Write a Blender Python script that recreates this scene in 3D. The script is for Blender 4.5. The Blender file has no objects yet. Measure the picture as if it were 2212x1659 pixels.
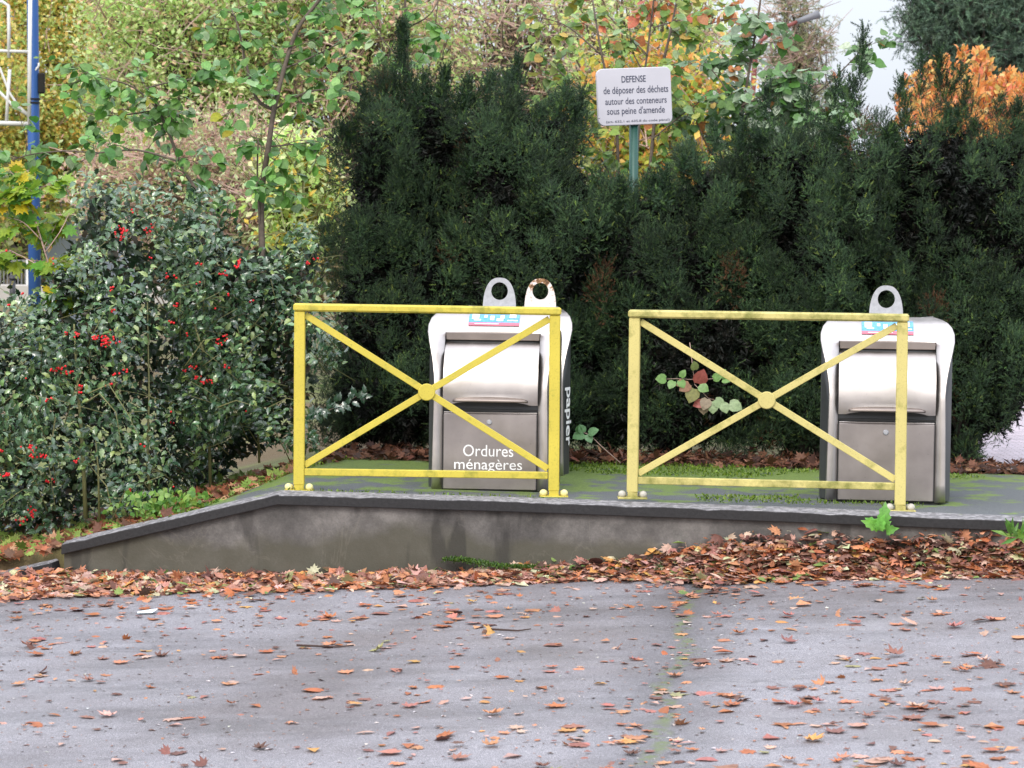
import bpy, math, random
import numpy as np
from mathutils import Vector, Matrix
rnd = random.Random(7)
rng = np.random.default_rng(11)
S = bpy.context.scene
COL = S.collection
# ------------------------------------------------------------------ camera
FPX, EYE, PITCH, ROLL = 2829.0, 1.48, math.atan(166/2829.0), 0.012
Fv = Vector((0, math.cos(PITCH), -math.sin(PITCH)))
R0 = Vector((1, 0, 0)); U0 = Vector((0, math.sin(PITCH), math.cos(PITCH)))
Rv = R0*math.cos(ROLL)+U0*math.sin(ROLL); Uv = U0*math.cos(ROLL)-R0*math.sin(ROLL)
cam_d = bpy.data.cameras.new("camera"); cam = bpy.data.objects.new("camera", cam_d); COL.objects.link(cam)
M = Matrix.Identity(4)
for i in range(3):
    M[i][0] = Rv[i]; M[i][1] = Uv[i]; M[i][2] = -Fv[i]
M[2][3] = EYE
cam.matrix_world = M
cam_d.sensor_width = 36; cam_d.lens = 36*FPX/1024; cam_d.clip_start = .5; cam_d.clip_end = 3000
cam_d.dof.use_dof = True; cam_d.dof.focus_distance = 15.4; cam_d.dof.aperture_fstop = 9
S.camera = cam
K = 2212/1024.0
def P(u, v, Y):      # reference-picture coordinates (2212 wide) and a distance give a world point
    d = Fv + Rv*((u/K-512)/FPX) + Uv*((384-v/K)/FPX)
    return Vector((0, 0, EYE)) + d*(Y/d.y)
def PX(U, V, Y):     # numpy version (Y scalar reference plane) -> x,z
    a = (U/K-512)/FPX; b = (384-V/K)/FPX
    dx = Fv.x+Rv.x*a+Uv.x*b; dy = Fv.y+Rv.y*a+Uv.y*b; dz = Fv.z+Rv.z*a+Uv.z*b
    return dx*Y/dy, EYE+dz*Y/dy
# ------------------------------------------------------------------ world, sun, exposure
w = bpy.data.worlds.new("World"); S.world = w; w.use_nodes = True
nt = w.node_tree; nt.nodes.clear()
N = nt.nodes.new; L = nt.links.new
SUN_EL, SUN_ROT = math.radians(42), math.radians(200)
sky = N('ShaderNodeTexSky'); sky.sky_type = 'NISHITA'; sky.sun_disc = False
sky.sun_elevation = SUN_EL; sky.sun_rotation = SUN_ROT; sky.air_density = 1; sky.dust_density = 5
bg1 = N('ShaderNodeBackground'); bg1.inputs[1].default_value = 0.05; L(sky.outputs[0], bg1.inputs[0])
tc = N('ShaderNodeTexCoord'); sp = N('ShaderNodeSeparateXYZ'); L(tc.outputs['Generated'], sp.inputs[0])
cr = N('ShaderNodeValToRGB'); L(sp.outputs[2], cr.inputs[0])
e = cr.color_ramp.elements
e[0].position = 0.0; e[0].color = (.62, .66, .74, 1)
e[1].position = 1.0; e[1].color = (1.75, 1.80, 1.95, 1)
x_ = e.new(.12); x_.color = (.70, .74, .82, 1)
x_ = e.new(.45); x_.color = (1.55, 1.60, 1.75, 1)
bg2 = N('ShaderNodeBackground'); bg2.inputs[1].default_value = 0.80; L(cr.outputs[0], bg2.inputs[0])
ad = N('ShaderNodeAddShader'); L(bg1.outputs[0], ad.inputs[0]); L(bg2.outputs[0], ad.inputs[1])
wo = N('ShaderNodeOutputWorld'); L(ad.outputs[0], wo.inputs[0])
sl = bpy.data.lights.new("sun", 'SUN'); sl.energy = 0.9; sl.angle = math.radians(18); sl.color = (1, .97, .92)
so = bpy.data.objects.new("sun", sl); COL.objects.link(so)
sd = Vector((math.sin(SUN_ROT)*math.cos(SUN_EL), math.cos(SUN_ROT)*math.cos(SUN_EL), math.sin(SUN_EL)))
so.rotation_euler = sd.to_track_quat('Z', 'Y').to_euler()
S.view_settings.view_transform = 'Standard'; S.view_settings.look = 'None'
S.view_settings.gamma = 1; S.view_settings.exposure = 0.55
S.render.engine = 'CYCLES'
# ------------------------------------------------------------------ helpers
def lin(r, g, b):
    f = lambda c: (c/255/12.92) if c/255 <= .04045 else ((c/255+.055)/1.055)**2.4
    return (f(r), f(g), f(b))
def tag(o, label=None, cat=None, group=None, kind=None):
    if label: o['label'] = label
    if cat: o['category'] = cat
    if group: o['group'] = group
    if kind: o['kind'] = kind
    return o
def empty(name, loc=(0, 0, 0), rz=0, **k):
    o = bpy.data.objects.new(name, None); COL.objects.link(o); o.location = loc; o.rotation_euler = (0, 0, rz)
    o.empty_display_size = .1
    return tag(o, **k)
def link(name, me, mat, parent=None, smooth=False):
    o = bpy.data.objects.new(name, me); COL.objects.link(o)
    if mat: me.materials.append(mat)
    if smooth: me.polygons.foreach_set('use_smooth', [True]*len(me.polygons))
    if parent: o.parent = parent
    return o
class MB:
    def __init__(s): s.v = []; s.f = []
    def add(s, vs, fs):
        n = len(s.v); s.v += [tuple(p) for p in vs]; s.f += [tuple(i+n for i in f) for f in fs]
    def box(s, x0, x1, y0, y1, z0, z1, bev=0.0, M=None):
        if bev <= 0:
            vs = [(x, y, z) for z in (z0, z1) for y in (y0, y1) for x in (x0, x1)]
            fs = [(0, 2, 3, 1), (4, 5, 7, 6), (0, 1, 5, 4), (2, 6, 7, 3), (0, 4, 6, 2), (1, 3, 7, 5)]
        else:
            b = bev; vs = []; idx = {}
            for ix, (xa, sx) in enumerate(((x0, 1), (x1, -1))):
                for iy, (ya, sy) in enumerate(((y0, 1), (y1, -1))):
                    for iz, (za, sz) in enumerate(((z0, 1), (z1, -1))):
                        idx[ix, iy, iz, 0] = len(vs); vs.append((xa, ya+sy*b, za+sz*b))
                        idx[ix, iy, iz, 1] = len(vs); vs.append((xa+sx*b, ya, za+sz*b))
                        idx[ix, iy, iz, 2] = len(vs); vs.append((xa+sx*b, ya+sy*b, za))
            I = lambda a, b_, c, d: idx[a, b_, c, d]
            fs = []
            for a in (0, 1):
                q = [I(a, 0, 0, 0), I(a, 1, 0, 0), I(a, 1, 1, 0), I(a, 0, 1, 0)]; fs.append(q if a else q[::-1])
                q = [I(0, a, 0, 1), I(1, a, 0, 1), I(1, a, 1, 1), I(0, a, 1, 1)]; fs.append(q[::-1] if a else q)
                q = [I(0, 0, a, 2), I(1, 0, a, 2), I(1, 1, a, 2), I(0, 1, a, 2)]; fs.append(q if a else q[::-1])
            for a in (0, 1):
                for c in (0, 1):
                    fs.append([I(a, c, 0, 0), I(a, c, 1, 0), I(a, c, 1, 1), I(a, c, 0, 1)])
                    fs.append([I(a, 0, c, 0), I(a, 1, c, 0), I(a, 1, c, 2), I(a, 0, c, 2)])
                    fs.append([I(0, a, c, 1), I(1, a, c, 1), I(1, a, c, 2), I(0, a, c, 2)])
                    for d in (0, 1): fs.append([I(a, c, d, 0), I(a, c, d, 1), I(a, c, d, 2)])
        if M is not None: vs = [M @ Vector(p) for p in vs]
        s.add(vs, fs)
    def bar(s, a, b, wdt, thk, bev=.003, up=Vector((0, 1, 0))):   # flat bar from a to b: wdt in plane, thk along 'up'
        a = Vector(a); b = Vector(b); d = (b-a); ln = d.length; d.normalize()
        n = (up-d*up.dot(d)).normalized(); x = d.cross(n)
        Mx = Matrix(((d.x, x.x, n.x, a.x), (d.y, x.y, n.y, a.y), (d.z, x.z, n.z, a.z), (0, 0, 0, 1)))
        s.box(0, ln, -wdt/2, wdt/2, -thk/2, thk/2, bev, Mx)
    def tube(s, pts, r0, r1=None, n=5, cap=True):
        r1 = r0 if r1 is None else r1
        pts = [Vector(p) for p in pts]; m = len(pts); base = len(s.v); prev = None
        for i, p in enumerate(pts):
            d = (pts[min(i+1, m-1)]-pts[max(i-1, 0)])
            d = d.normalized() if d.length > 1e-9 else Vector((0, 0, 1))
            if prev is None: prev = d.orthogonal().normalized()
            x = (prev-d*prev.dot(d))
            x = x.normalized() if x.length > 1e-6 else d.orthogonal().normalized()
            prev = x; y = d.cross(x); r = r0+(r1-r0)*i/(m-1)
            for k in range(n):
                a = 2*math.pi*k/n; q = p+(x*math.cos(a)+y*math.sin(a))*r
                s.v.append((q.x, q.y, q.z))
        for i in range(m-1):
            for k in range(n):
                a = base+i*n+k; b = base+i*n+(k+1) % n
                s.f.append((a, b, b+n, a+n))
        if cap:
            s.f.append(tuple(base+k for k in range(n))[::-1]); s.f.append(tuple(base+(m-1)*n+k for k in range(n)))
    def disc(s, c, r, thk, n=28, axis='y', bev=.004):   # cylinder, axis y, from c.y-thk to c.y
        rings = [(r, 0), (r, -thk+bev), (r-bev, -thk)]
        vs = []
        for rr, t in rings:
            for k in range(n):
                a = 2*math.pi*k/n
                if axis == 'y': vs.append((c[0]+rr*math.cos(a), c[1]+t, c[2]+rr*math.sin(a)))
                else: vs.append((c[0]+rr*math.cos(a), c[1]+rr*math.sin(a), c[2]-t))
        fs = []
        for j in range(2):
            for k in range(n): fs.append((j*n+k, j*n+(k+1) % n, (j+1)*n+(k+1) % n, (j+1)*n+k))
        fs.append(tuple(range(2*n, 3*n))); fs.append(tuple(range(n))[::-1]); s.add(vs, fs)
    def sphere(s, c, r, nu=10, nv=7, sq=(1, 1, 1)):
        vs = [(c[0], c[1], c[2]+r*sq[2])]; fs = []
        for j in range(1, nv):
            t = math.pi*j/nv
            for k in range(nu):
                a = 2*math.pi*k/nu
                vs.append((c[0]+r*sq[0]*math.sin(t)*math.cos(a), c[1]+r*sq[1]*math.sin(t)*math.sin(a), c[2]+r*sq[2]*math.cos(t)))
        vs.append((c[0], c[1], c[2]-r*sq[2]))
        for k in range(nu):
            fs.append((0, 1+k, 1+(k+1) % nu)); e0 = 1+(nv-2)*nu
            fs.append((len(vs)-1, e0+(k+1) % nu, e0+k))
        for j in range(nv-2):
            for k in range(nu):
                a = 1+j*nu+k; b = 1+j*nu+(k+1) % nu; fs.append((a, a+nu, b+nu, b))
        s.add(vs, fs)
    def build(s, name, mat, parent=None, smooth=False, fix=True):
        me = bpy.data.meshes.new(name); me.from_pydata(s.v, [], s.f); me.update()
        if fix:
            import bmesh
            bm = bmesh.new(); bm.from_mesh(me); bmesh.ops.recalc_face_normals(bm, faces=bm.faces); bm.to_mesh(me); bm.free()
        return link(name, me, mat, parent, smooth)
# ---- materials
def newmat(name):
    m = bpy.data.materials.new(name); m.use_nodes = True; t = m.node_tree
    return m, t, t.nodes['Principled BSDF'], t.nodes.new, t.links.new
def noise(t, scale, detail=6, rough=.6, coord='Object', dist=0):
    c = t.nodes.new('ShaderNodeTexCoord'); n = t.nodes.new('ShaderNodeTexNoise')
    n.inputs['Scale'].default_value = scale; n.inputs['Detail'].default_value = detail
    n.inputs['Roughness'].default_value = rough; n.inputs['Distortion'].default_value = dist
    t.links.new(c.outputs[coord], n.inputs['Vector']); return n
def ramp(t, src, stops):
    r = t.nodes.new('ShaderNodeValToRGB'); el = r.color_ramp.elements
    el[0].position = stops[0][0]; el[0].color = (*stops[0][1], 1)
    el[1].position = stops[-1][0]; el[1].color = (*stops[-1][1], 1)
    for p, c in stops[1:-1]:
        x = el.new(p); x.color = (*c, 1)
    t.links.new(src, r.inputs[0]); return r
def mix(t, fac, a, b, mode='MIX'):
    m = t.nodes.new('ShaderNodeMix'); m.data_type = 'RGBA'; m.blend_type = mode
    for sock, val in ((m.inputs[0], fac), (m.inputs[6], a), (m.inputs[7], b)):
        if isinstance(val, (int, float)): sock.default_value = val
        elif isinstance(val, tuple): sock.default_value = (*val, 1)
        else: t.links.new(val, sock)
    return m.outputs[2]
def bump(t, b, src, strength=.3, dist=.01):
    n = t.nodes.new('ShaderNodeBump'); n.inputs['Strength'].default_value = strength; n.inputs['Distance'].default_value = dist
    t.links.new(src, n.inputs['Height']); t.links.new(n.outputs[0], b.inputs['Normal'])
def G3(x): return (x, x, x)
def simple(name, c, rough=.6, metal=0, var=.25, scale=20, bmp=.1):
    m, t, b, n, l = newmat(name); nz = noise(t, scale)
    r = ramp(t, nz.outputs[0], [(.3, tuple(k*(1-var) for k in c)), (.7, tuple(min(1, k*(1+var)) for k in c))])
    l(r.outputs[0], b.inputs['Base Color']); b.inputs['Roughness'].default_value = rough; b.inputs['Metallic'].default_value = metal
    if bmp: bump(t, b, nz.outputs[0], bmp, .005)
    return m
def leafmat(name, rough=.5, trans=.3, spec=.5, coat=0):
    m, t, b, n, l = newmat(name)
    a = n('ShaderNodeAttribute'); a.attribute_name = 'Col'
    nz = noise(t, 60, 2); r = ramp(t, nz.outputs[0], [(.3, G3(.75)), (.7, G3(1.2))])
    c = mix(t, 1.0, a.outputs[0], r.outputs[0], 'MULTIPLY')
    l(c, b.inputs['Base Color']); b.inputs['Roughness'].default_value = rough; b.inputs['Specular IOR Level'].default_value = spec
    if trans > 0:
        tr = n('ShaderNodeBsdfTranslucent'); l(c, tr.inputs[0]); mx = n('ShaderNodeMixShader'); mx.inputs[0].default_value = trans
        l(b.outputs[0], mx.inputs[1]); l(tr.outputs[0], mx.inputs[2]); l(mx.outputs[0], t.nodes['Material Output'].inputs[0])
    return m
# ---- leaf templates (tip +y, normal +z), all triangles
def T_fan(outline, cup=.1, fold=.0):
    vs = [(0, .45, 0)]; 
    for x, y in outline: vs.append((x, y, cup*((x*x)+(y-.45)**2)*2+fold*abs(x)))
    n = len(outline); fs = [(0, 1+i, 1+(i+1) % n) for i in range(n)]
    return np.array(vs, float), np.array(fs)
def sym(h): return h+[(-x, y) for x, y in h[::-1] if abs(x) > 1e-6]
T_round = T_fan(sym([(0, .04), (.22, -.02), (.42, .18), (.46, .45), (.32, .72), (.12, .9), (0, 1.0)]), -.18, .12)
T_heart = T_fan(sym([(0, .04), (.25, -.04), (.45, .2), (.38, .55), (.18, .82), (0, 1.05)]), .15, -.1)
T_holly = T_fan(sym([(0, 0), (.14, .12), (.24, .16), (.2, .3), (.3, .42), (.2, .55), (.24, .72), (.12, .8), (0, 1.05)]), -.25, .35)
T_ell = T_fan(sym([(0, 0), (.16, .3), (.15, .65), (0, 1.0)]), -.1, .15)
T_quadl = (np.array([(0, 0, 0), (.3, .5, .08), (0, 1, -.05), (-.3, .5, .08)], float), np.array([(0, 1, 2), (0, 2, 3)]))
T_narrow = (np.array([(0, 0, 0), (.11, .5, .04), (0, 1, -.06), (-.11, .5, .04)], float), np.array([(0, 1, 2), (0, 2, 3)]))
MAPLE = sym([(0, 0), (.05, .12), (.28, .02), (.24, .14), (.5, .22), (.36, .34), (.56, .62), (.34, .56), (.24, .56), (.28, .78), (.12, .74), (0, 1.05)])
def T_maple(seed, curl):
    r = np.random.default_rng(seed); vs = [(0, .38, 0)]
    for x, y in MAPLE:
        d = math.hypot(x, y-.4); vs.append((x, y, curl*d*d*1.6+r.normal(0, .02)*d*2))
    n = len(MAPLE); return np.array(vs, float), np.array([(0, 1+i, 1+(i+1) % n) for i in range(n)])
def T_shoot(seed, n=36, ln=.28, wd=.045, spread=.8):
    r = np.random.default_rng(seed); vs = []; fs = []
    for i in range(n):
        s = r.uniform(.0, 1); a = r.uniform(0, 6.28); rad = np.array([math.cos(a), 0, math.sin(a)])
        d = rad*spread+np.array([0, .55+.5*s, 0]); d /= np.linalg.norm(d)
        side = np.cross(d, rad+r.normal(0, .5, 3)); side /= np.linalg.norm(side)+1e-9
        p = np.array([0, s, 0]); L_ = ln*(1.1-.4*s); k = len(vs)
        vs += [p-side*wd*.5, p+side*wd*.5, p+d*L_]; fs.append((k, k+1, k+2))
    return np.array(vs), np.array(fs)
SHOOTS = [T_shoot(i) for i in range(4)]
def frames(tip, nrm):
    t = tip/np.maximum(np.linalg.norm(tip, axis=1, keepdims=True), 1e-9)
    x = np.cross(t, nrm); x /= np.maximum(np.linalg.norm(x, axis=1, keepdims=True), 1e-9)
    n = np.cross(x, t); return np.stack([x, t, n], axis=2)
def scatter(name, T, pos, tip, nrm, size, cols, mat, parent=None, label=None, kind=None):
    """one mesh with a copy of template(s) T at every position"""
    Ts = T if isinstance(T, list) else [T]
    pos = np.asarray(pos, float); n = len(pos)
    R = frames(np.asarray(tip, float), np.asarray(nrm, float)); size = np.broadcast_to(size, (n,)); cols = np.asarray(cols)
    which = rng.integers(0, len(Ts), n); V = []; Fc = []; C = []; off = 0
    for k, (tv, tf) in enumerate(Ts):
        m = which == k
        if not m.any(): continue
        p = np.einsum('nij,vj->nvi', R[m], tv)*size[m][:, None, None]+pos[m][:, None, :]
        nm = m.sum(); V.append(p.reshape(-1, 3)); Fc.append((tf[None]+(np.arange(nm)*len(tv))[:, None, None]).reshape(-1, 3)+off)
        C.append(np.repeat(cols[m], len(tv), axis=0)); off += nm*len(tv)
    V = np.concatenate(V); Fc = np.concatenate(Fc); C = np.concatenate(C)
    me = bpy.data.meshes.new(name); me.vertices.add(len(V)); me.vertices.foreach_set('co', V.ravel().astype(np.float32))
    me.loops.add(Fc.size); me.loops.foreach_set('vertex_index', Fc.ravel().astype(np.int32))
    me.polygons.add(len(Fc)); me.polygons.foreach_set('loop_start', (np.arange(len(Fc))*3).astype(np.int32))
    me.update(calc_edges=True)
    at = me.color_attributes.new('Col', 'FLOAT_COLOR', 'POINT')
    at.data.foreach_set('color', np.concatenate([C, np.ones((len(C), 1))], axis=1).ravel().astype(np.float32))
    o = link(name, me, mat, parent)
    if label: o['label'] = label
    if kind: o['kind'] = kind
    return o
def pal(n, entries, var=.25):
    cs = np.array([lin(*c) for c, w_ in entries]); ws = np.array([w_ for c, w_ in entries], float); ws /= ws.sum()
    c = cs[rng.choice(len(cs), n, p=ws)]
    return np.clip(c*rng.uniform(1-var, 1+var, (n, 1))*rng.uniform(.92, 1.08, (n, 3)), 0, 1)
class SN:   # smooth noise: sum of sines
    def __init__(s, seed, scale, n=10):
        r = np.random.default_rng(seed); s.k = r.normal(0, 1, (n, 3))*scale; s.p = r.uniform(0, 6.28, n); s.n = n
    def __call__(s, x, y, z=0):
        o = 0
        for k, p in zip(s.k, s.p): o = o+np.sin(k[0]*x+k[1]*y+k[2]*z+p)
        return o/math.sqrt(s.n)
# ------------------------------------------------------------------ setting: ground, road, platform
def arr(*a): return np.array(a, float)
EX = arr(-9, -2.40, -1.23, -.0, 1.45, 2.65, 5, 12); EY = arr(15.2, 15.05, 14.87, 14.77, 14.56, 14.36, 13.9, 12.5)  # coping front edge
def edge_y(x): return np.interp(x, EX, EY)
def plat_z(x): return np.interp(x, [-9, -3.2, -2.40, -1.23, 2.7, 12], [-.52, -.44, -.30, .0, -.04, -.13])
def road_z(x, y): return -.40+.045*np.clip(x, -6, 6)+.02*(np.minimum(y, 15)-14.8)
def ground_z(x, y):
    near = np.where(y < edge_y(x)+.12, road_z(x, y)-.12, plat_z(x)-.035)
    far = np.interp(y, [19, 30, 60, 100, 2000], [0, -.45, -.42, -1.0, -1.0])
    t = np.clip((y-18.8)/3, 0, 1); return near*(1-t)+np.where(y > 18.8, far, 0)*t
def grid(name, xs, ys, zf, mat, kind='structure'):
    X, Y = np.meshgrid(xs, ys); Z = zf(X, Y); nx, ny = len(xs), len(ys)
    vs = np.stack([X, Y, Z], -1).reshape(-1, 3); fs = [(j*nx+i, j*nx+i+1, (j+1)*nx+i+1, (j+1)*nx+i) for j in range(ny-1) for i in range(nx-1)]
    me = bpy.data.meshes.new(name); me.from_pydata(vs.tolist(), [], fs); me.update()
    o = link(name, me, mat, None, True); tag(o, kind=kind); return o
# ground / soil material
m_soil, t, b, n, l = newmat('soil')
nz = noise(t, 3, 8, .7); nz2 = noise(t, .35, 4)
r1 = ramp(t, nz.outputs[0], [(.3, lin(70, 58, 44)), (.5, lin(95, 100, 55)), (.7, lin(120, 135, 70))])
r2 = ramp(t, nz2.outputs[0], [(.45, G3(0)), (.6, G3(1))])
c_ = mix(t, r2.outputs[0], r1.outputs[0], lin(96, 80, 54)); l(c_, b.inputs['Base Color']); b.inputs['Roughness'].default_value = .95
bump(t, b, nz.outputs[0], .8, .05)
xs = np.concatenate([[-600, -200, -80, -40, -20, -12], np.arange(-8, 8.01, .16), [12, 20, 40, 80, 200, 600]])
ys = np.concatenate([[-400, -100, -20, 0, 6, 8], np.arange(10, 24, .12), np.arange(24, 60, 3), [60, 80, 100, 140, 250, 600, 2200]])
grid('ground', xs, ys, ground_z, m_soil)
# road
m_road, t, b, n, l = newmat('asphalt_road')
na = noise(t, 260, 3, .7); nb = noise(t, 55, 5, .7); nc = noise(t, .9, 5, .6); nd = noise(t, 2.2, 3, .5, dist=.6)
ra = ramp(t, na.outputs[0], [(.32, lin(76, 76, 78)), (.5, lin(124, 122, 128)), (.68, lin(196, 194, 200))])
rb = ramp(t, nb.outputs[0], [(.3, G3(.78)), (.7, G3(1.15))]); c1 = mix(t, 1, ra.outputs[0], rb.outputs[0], 'MULTIPLY')
rc = ramp(t, nc.outputs[0], [(.35, lin(210, 204, 200)), (.6, lin(255, 255, 255))]); c2 = mix(t, 1, c1, rc.outputs[0], 'MULTIPLY')
tc = n('ShaderNodeTexCoord'); sx = n('ShaderNodeSeparateXYZ'); l(tc.outputs['Object'], sx.inputs[0])
def mth(op, a, b_=None, c=None):
    q = n('ShaderNodeMath'); q.operation = op
    for i, vv in enumerate((a, b_, c)):
        if vv is None: continue
        if isinstance(vv, (int, float)): q.inputs[i].default_value = vv
        else: l(vv, q.inputs[i])
    return q.outputs[0]
nw = noise(t, 1.6, 5, .6)
lx = mth('MULTIPLY_ADD', sx.outputs[1], -.11, .606); d0 = mth('ADD', sx.outputs[0], lx); d1 = mth('MULTIPLY_ADD', nw.outputs[0], .3, d0); d1 = mth('SUBTRACT', d1, .15); d1 = mth('ABSOLUTE', d1)
nm_ = noise(t, 14, 5, .7)
w_ = ramp(t, d1, [(.0, G3(.55)), (.12, G3(.74)), (.34, G3(1))]); c2 = mix(t, 1, c2, w_.outputs[0], 'MULTIPLY')
s1 = ramp(t, d1, [(.012, G3(1)), (.05, G3(0))]); s2 = ramp(t, nm_.outputs[0], [(.47, G3(0)), (.58, G3(.8))]); fm = mix(t, 1, s1.outputs[0], s2.outputs[0], 'MULTIPLY')
c2 = mix(t, fm, c2, lin(92, 106, 56))
# long damp streaks and a hairline crack pattern
mpp = n('ShaderNodeMapping'); mpp.inputs['Scale'].default_value = (.5, 1.7, 1); mpp.inputs['Rotation'].default_value = (0, 0, .25); l(tc.outputs['Object'], mpp.inputs[0])
ns_ = n('ShaderNodeTexNoise'); ns_.inputs['Scale'].default_value = 1.5; ns_.inputs['Detail'].default_value = 6; ns_.inputs['Roughness'].default_value = .65; l(mpp.outputs[0], ns_.inputs[0])
c2 = mix(t, 1, c2, ramp(t, ns_.outputs[0], [(.36, G3(.70)), (.52, G3(1)), (.7, G3(1.08))]).outputs[0], 'MULTIPLY')
vo = n('ShaderNodeTexVoronoi'); vo.feature = 'DISTANCE_TO_EDGE'; vo.inputs['Scale'].default_value = .7; wn = n('ShaderNodeVectorMath'); wn.operation = 'MULTIPLY_ADD'; l(nw.outputs['Color'], wn.inputs[0]); wn.inputs[1].default_value = (.5, .5, 0); l(tc.outputs['Object'], wn.inputs[2]); l(wn.outputs[0], vo.inputs['Vector'])
ck = ramp(t, vo.outputs['Distance'], [(.0, G3(.55)), (.006, G3(1))]); ckm = ramp(t, nc.outputs[0], [(.5, G3(0)), (.6, G3(.8))]); c2 = mix(t, ckm.outputs[0], c2, mix(t, 1, c2, ck.outputs[0], 'MULTIPLY'))
l(c2, b.inputs['Base Color'])
rr = ramp(t, nd.outputs[0], [(.35, G3(.42)), (.65, G3(.68))]); l(rr.outputs[0], b.inputs['Roughness'])
bump(t, b, na.outputs[0], .55, .006)
XR = np.concatenate([[-60, -30, -12], np.arange(-6, 6.01, .1), [12, 30, 60]]); YR = np.concatenate([[-60, -20, 0, 6], np.arange(8, 14.3, .1)])
swell = SN(3, .8)
rz = lambda X, Y: road_z(X, Y)+.006*swell(X, Y)-.016*np.exp(-((X-(.56+(Y-10.6)*.11))/.14)**2)
road = grid('road', XR, YR, rz, m_road)
# join strip between road and wall (edge follows the wall foot)
mb = MB(); xx = np.linspace(-12, 12, 161)
for i in range(160):
    a, c = xx[i], xx[i+1]
    ya, yc = float(edge_y(a))+.06, float(edge_y(c))+.06; y0 = 14.2 if True else 0
    q = [(a, YR[-1]-.001, float(rz(a, YR[-1]))), (c, YR[-1]-.001, float(rz(c, YR[-1]))), (c, max(yc, 14.25), float(road_z(c, yc))), (a, max(ya, 14.25), float(road_z(a, ya)))]
    if a > 4: continue
    mb.add(q, [(0, 1, 2, 3)])
gut = mb.build('road_gutter', m_road, smooth=True, fix=False); tag(gut, kind='structure')
# platform (tarmac path)
m_plat, t, b, n, l = newmat('asphalt_path')
na = noise(t, 220, 3, .7); nb = noise(t, 4, 6, .65)
ra = ramp(t, na.outputs[0], [(.3, lin(60, 64, 66)), (.55, lin(88, 92, 94)), (.7, lin(140, 144, 144))])
c1 = ra.outputs[0]
tc = n('ShaderNodeTexCoord'); sx = n('ShaderNodeSeparateXYZ'); l(tc.outputs['Object'], sx.inputs[0])
mr = n('ShaderNodeMapRange'); mr.inputs[1].default_value = 15.0; mr.inputs[2].default_value = 17.1; mr.inputs[3].default_value = -.06; mr.inputs[4].default_value = .17; l(sx.outputs[1], mr.inputs[0])
mx_ = n('ShaderNodeMapRange'); mx_.inputs[1].default_value = 2.2; mx_.inputs[2].default_value = 3.6; mx_.inputs[3].default_value = 0; mx_.inputs[4].default_value = -.2; l(sx.outputs[0], mx_.inputs[0])
mp = n('ShaderNodeMapping'); mp.inputs['Scale'].default_value = (1, 1.0, 1); l(tc.outputs['Object'], mp.inputs[0]); l(mp.outputs[0], nb.inputs['Vector'])
m1 = n('ShaderNodeMath'); l(nb.outputs[0], m1.inputs[0]); l(mr.outputs[0], m1.inputs[1])
m2 = n('ShaderNodeMath'); l(m1.outputs[0], m2.inputs[0]); l(mx_.outputs[0], m2.inputs[1])
rm = ramp(t, m2.outputs[0], [(.48, G3(0)), (.56, G3(.9))])
mossn = noise(t, 90, 4, .7); mc = ramp(t, mossn.outputs[0], [(.3, lin(70, 88, 36)), (.7, lin(124, 148, 64))])
c2 = mix(t, rm.outputs[0], c1, mc.outputs[0]); l(c2, b.inputs['Base Color']); b.inputs['Roughness'].default_value = .7
bump(t, b, na.outputs[0], .5, .006)
mb = MB(); nn = 60; xs_ = np.linspace(-1.70, 6.5, nn)
def back_y(x): return float(np.interp(x, [-1.75, -1.35, -1.0, 1, 4, 6.5], [15.12, 16.1, 17.2, 17.25, 17.15, 17.1]))
for i, x in enumerate(xs_):
    ya = float(edge_y(x))+.13; yb = max(back_y(x), ya+.01)
    for j in range(9):
        y = ya+(yb-ya)*j/8; mb.v.append((x, y, float(plat_z(x))+.0))
for i in range(nn-1):
    for j in range(8): a = i*9+j; mb.f.append((a, a+9, a+10, a+1))
plat = mb.build('footpath', m_plat, smooth=True, fix=False); tag(plat, kind='structure')
# brick pavement beyond, at the right
m_pav, t, b, n, l = newmat('brick_pavement')
bk = n('ShaderNodeTexBrick'); bk.inputs['Scale'].default_value = 5; tc = n('ShaderNodeTexCoord'); l(tc.outputs['Object'], bk.inputs[0])
bk.inputs['Color1'].default_value = (*lin(190, 176, 184), 1); bk.inputs['Color2'].default_value = (*lin(170, 160, 170), 1); bk.inputs['Mortar'].default_value = (*lin(120, 105, 105), 1)
nb = noise(t, 8, 5); rb = ramp(t, nb.outputs[0], [(.35, G3(.75)), (.65, G3(1.15))])
l(mix(t, 1, bk.outputs[0], rb.outputs[0], 'MULTIPLY'), b.inputs['Base Color']); b.inputs['Roughness'].default_value = .45
pv = grid('pavement', np.linspace(2.7, 14, 40), np.linspace(17.5, 48, 60), lambda X, Y: np.maximum(np.interp(Y, [17.4, 18.8, 30, 60], [-.07, -.1, -.3, -.4]), ground_z(X, Y)+.03), m_pav)
# ------------------------------------------------------------------ retaining wall
m_wall, t, b, n, l = newmat('stained_render')
na = noise(t, 3.2, 8, .68); nb = noise(t, 90, 3, .7); nc = noise(t, 1.6, 5, .6, dist=1.2)
ra = ramp(t, na.outputs[0], [(.28, lin(58, 56, 54)), (.5, lin(92, 89, 86)), (.72, lin(128, 124, 120))])
rb = ramp(t, nb.outputs[0], [(.3, G3(.85)), (.7, G3(1.12))]); c1 = mix(t, 1, ra.outputs[0], rb.outputs[0], 'MULTIPLY')
tc = n('ShaderNodeTexCoord'); sx = n('ShaderNodeSeparateXYZ'); l(tc.outputs['Object'], sx.inputs[0])
wv = noise(t, 1.3, 4, .6); mm = n('ShaderNodeMath'); mm.operation = 'MULTIPLY_ADD'; l(wv.outputs[0], mm.inputs[0]); mm.inputs[1].default_value = .5; l(sx.outputs[2], mm.inputs[2])
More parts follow.
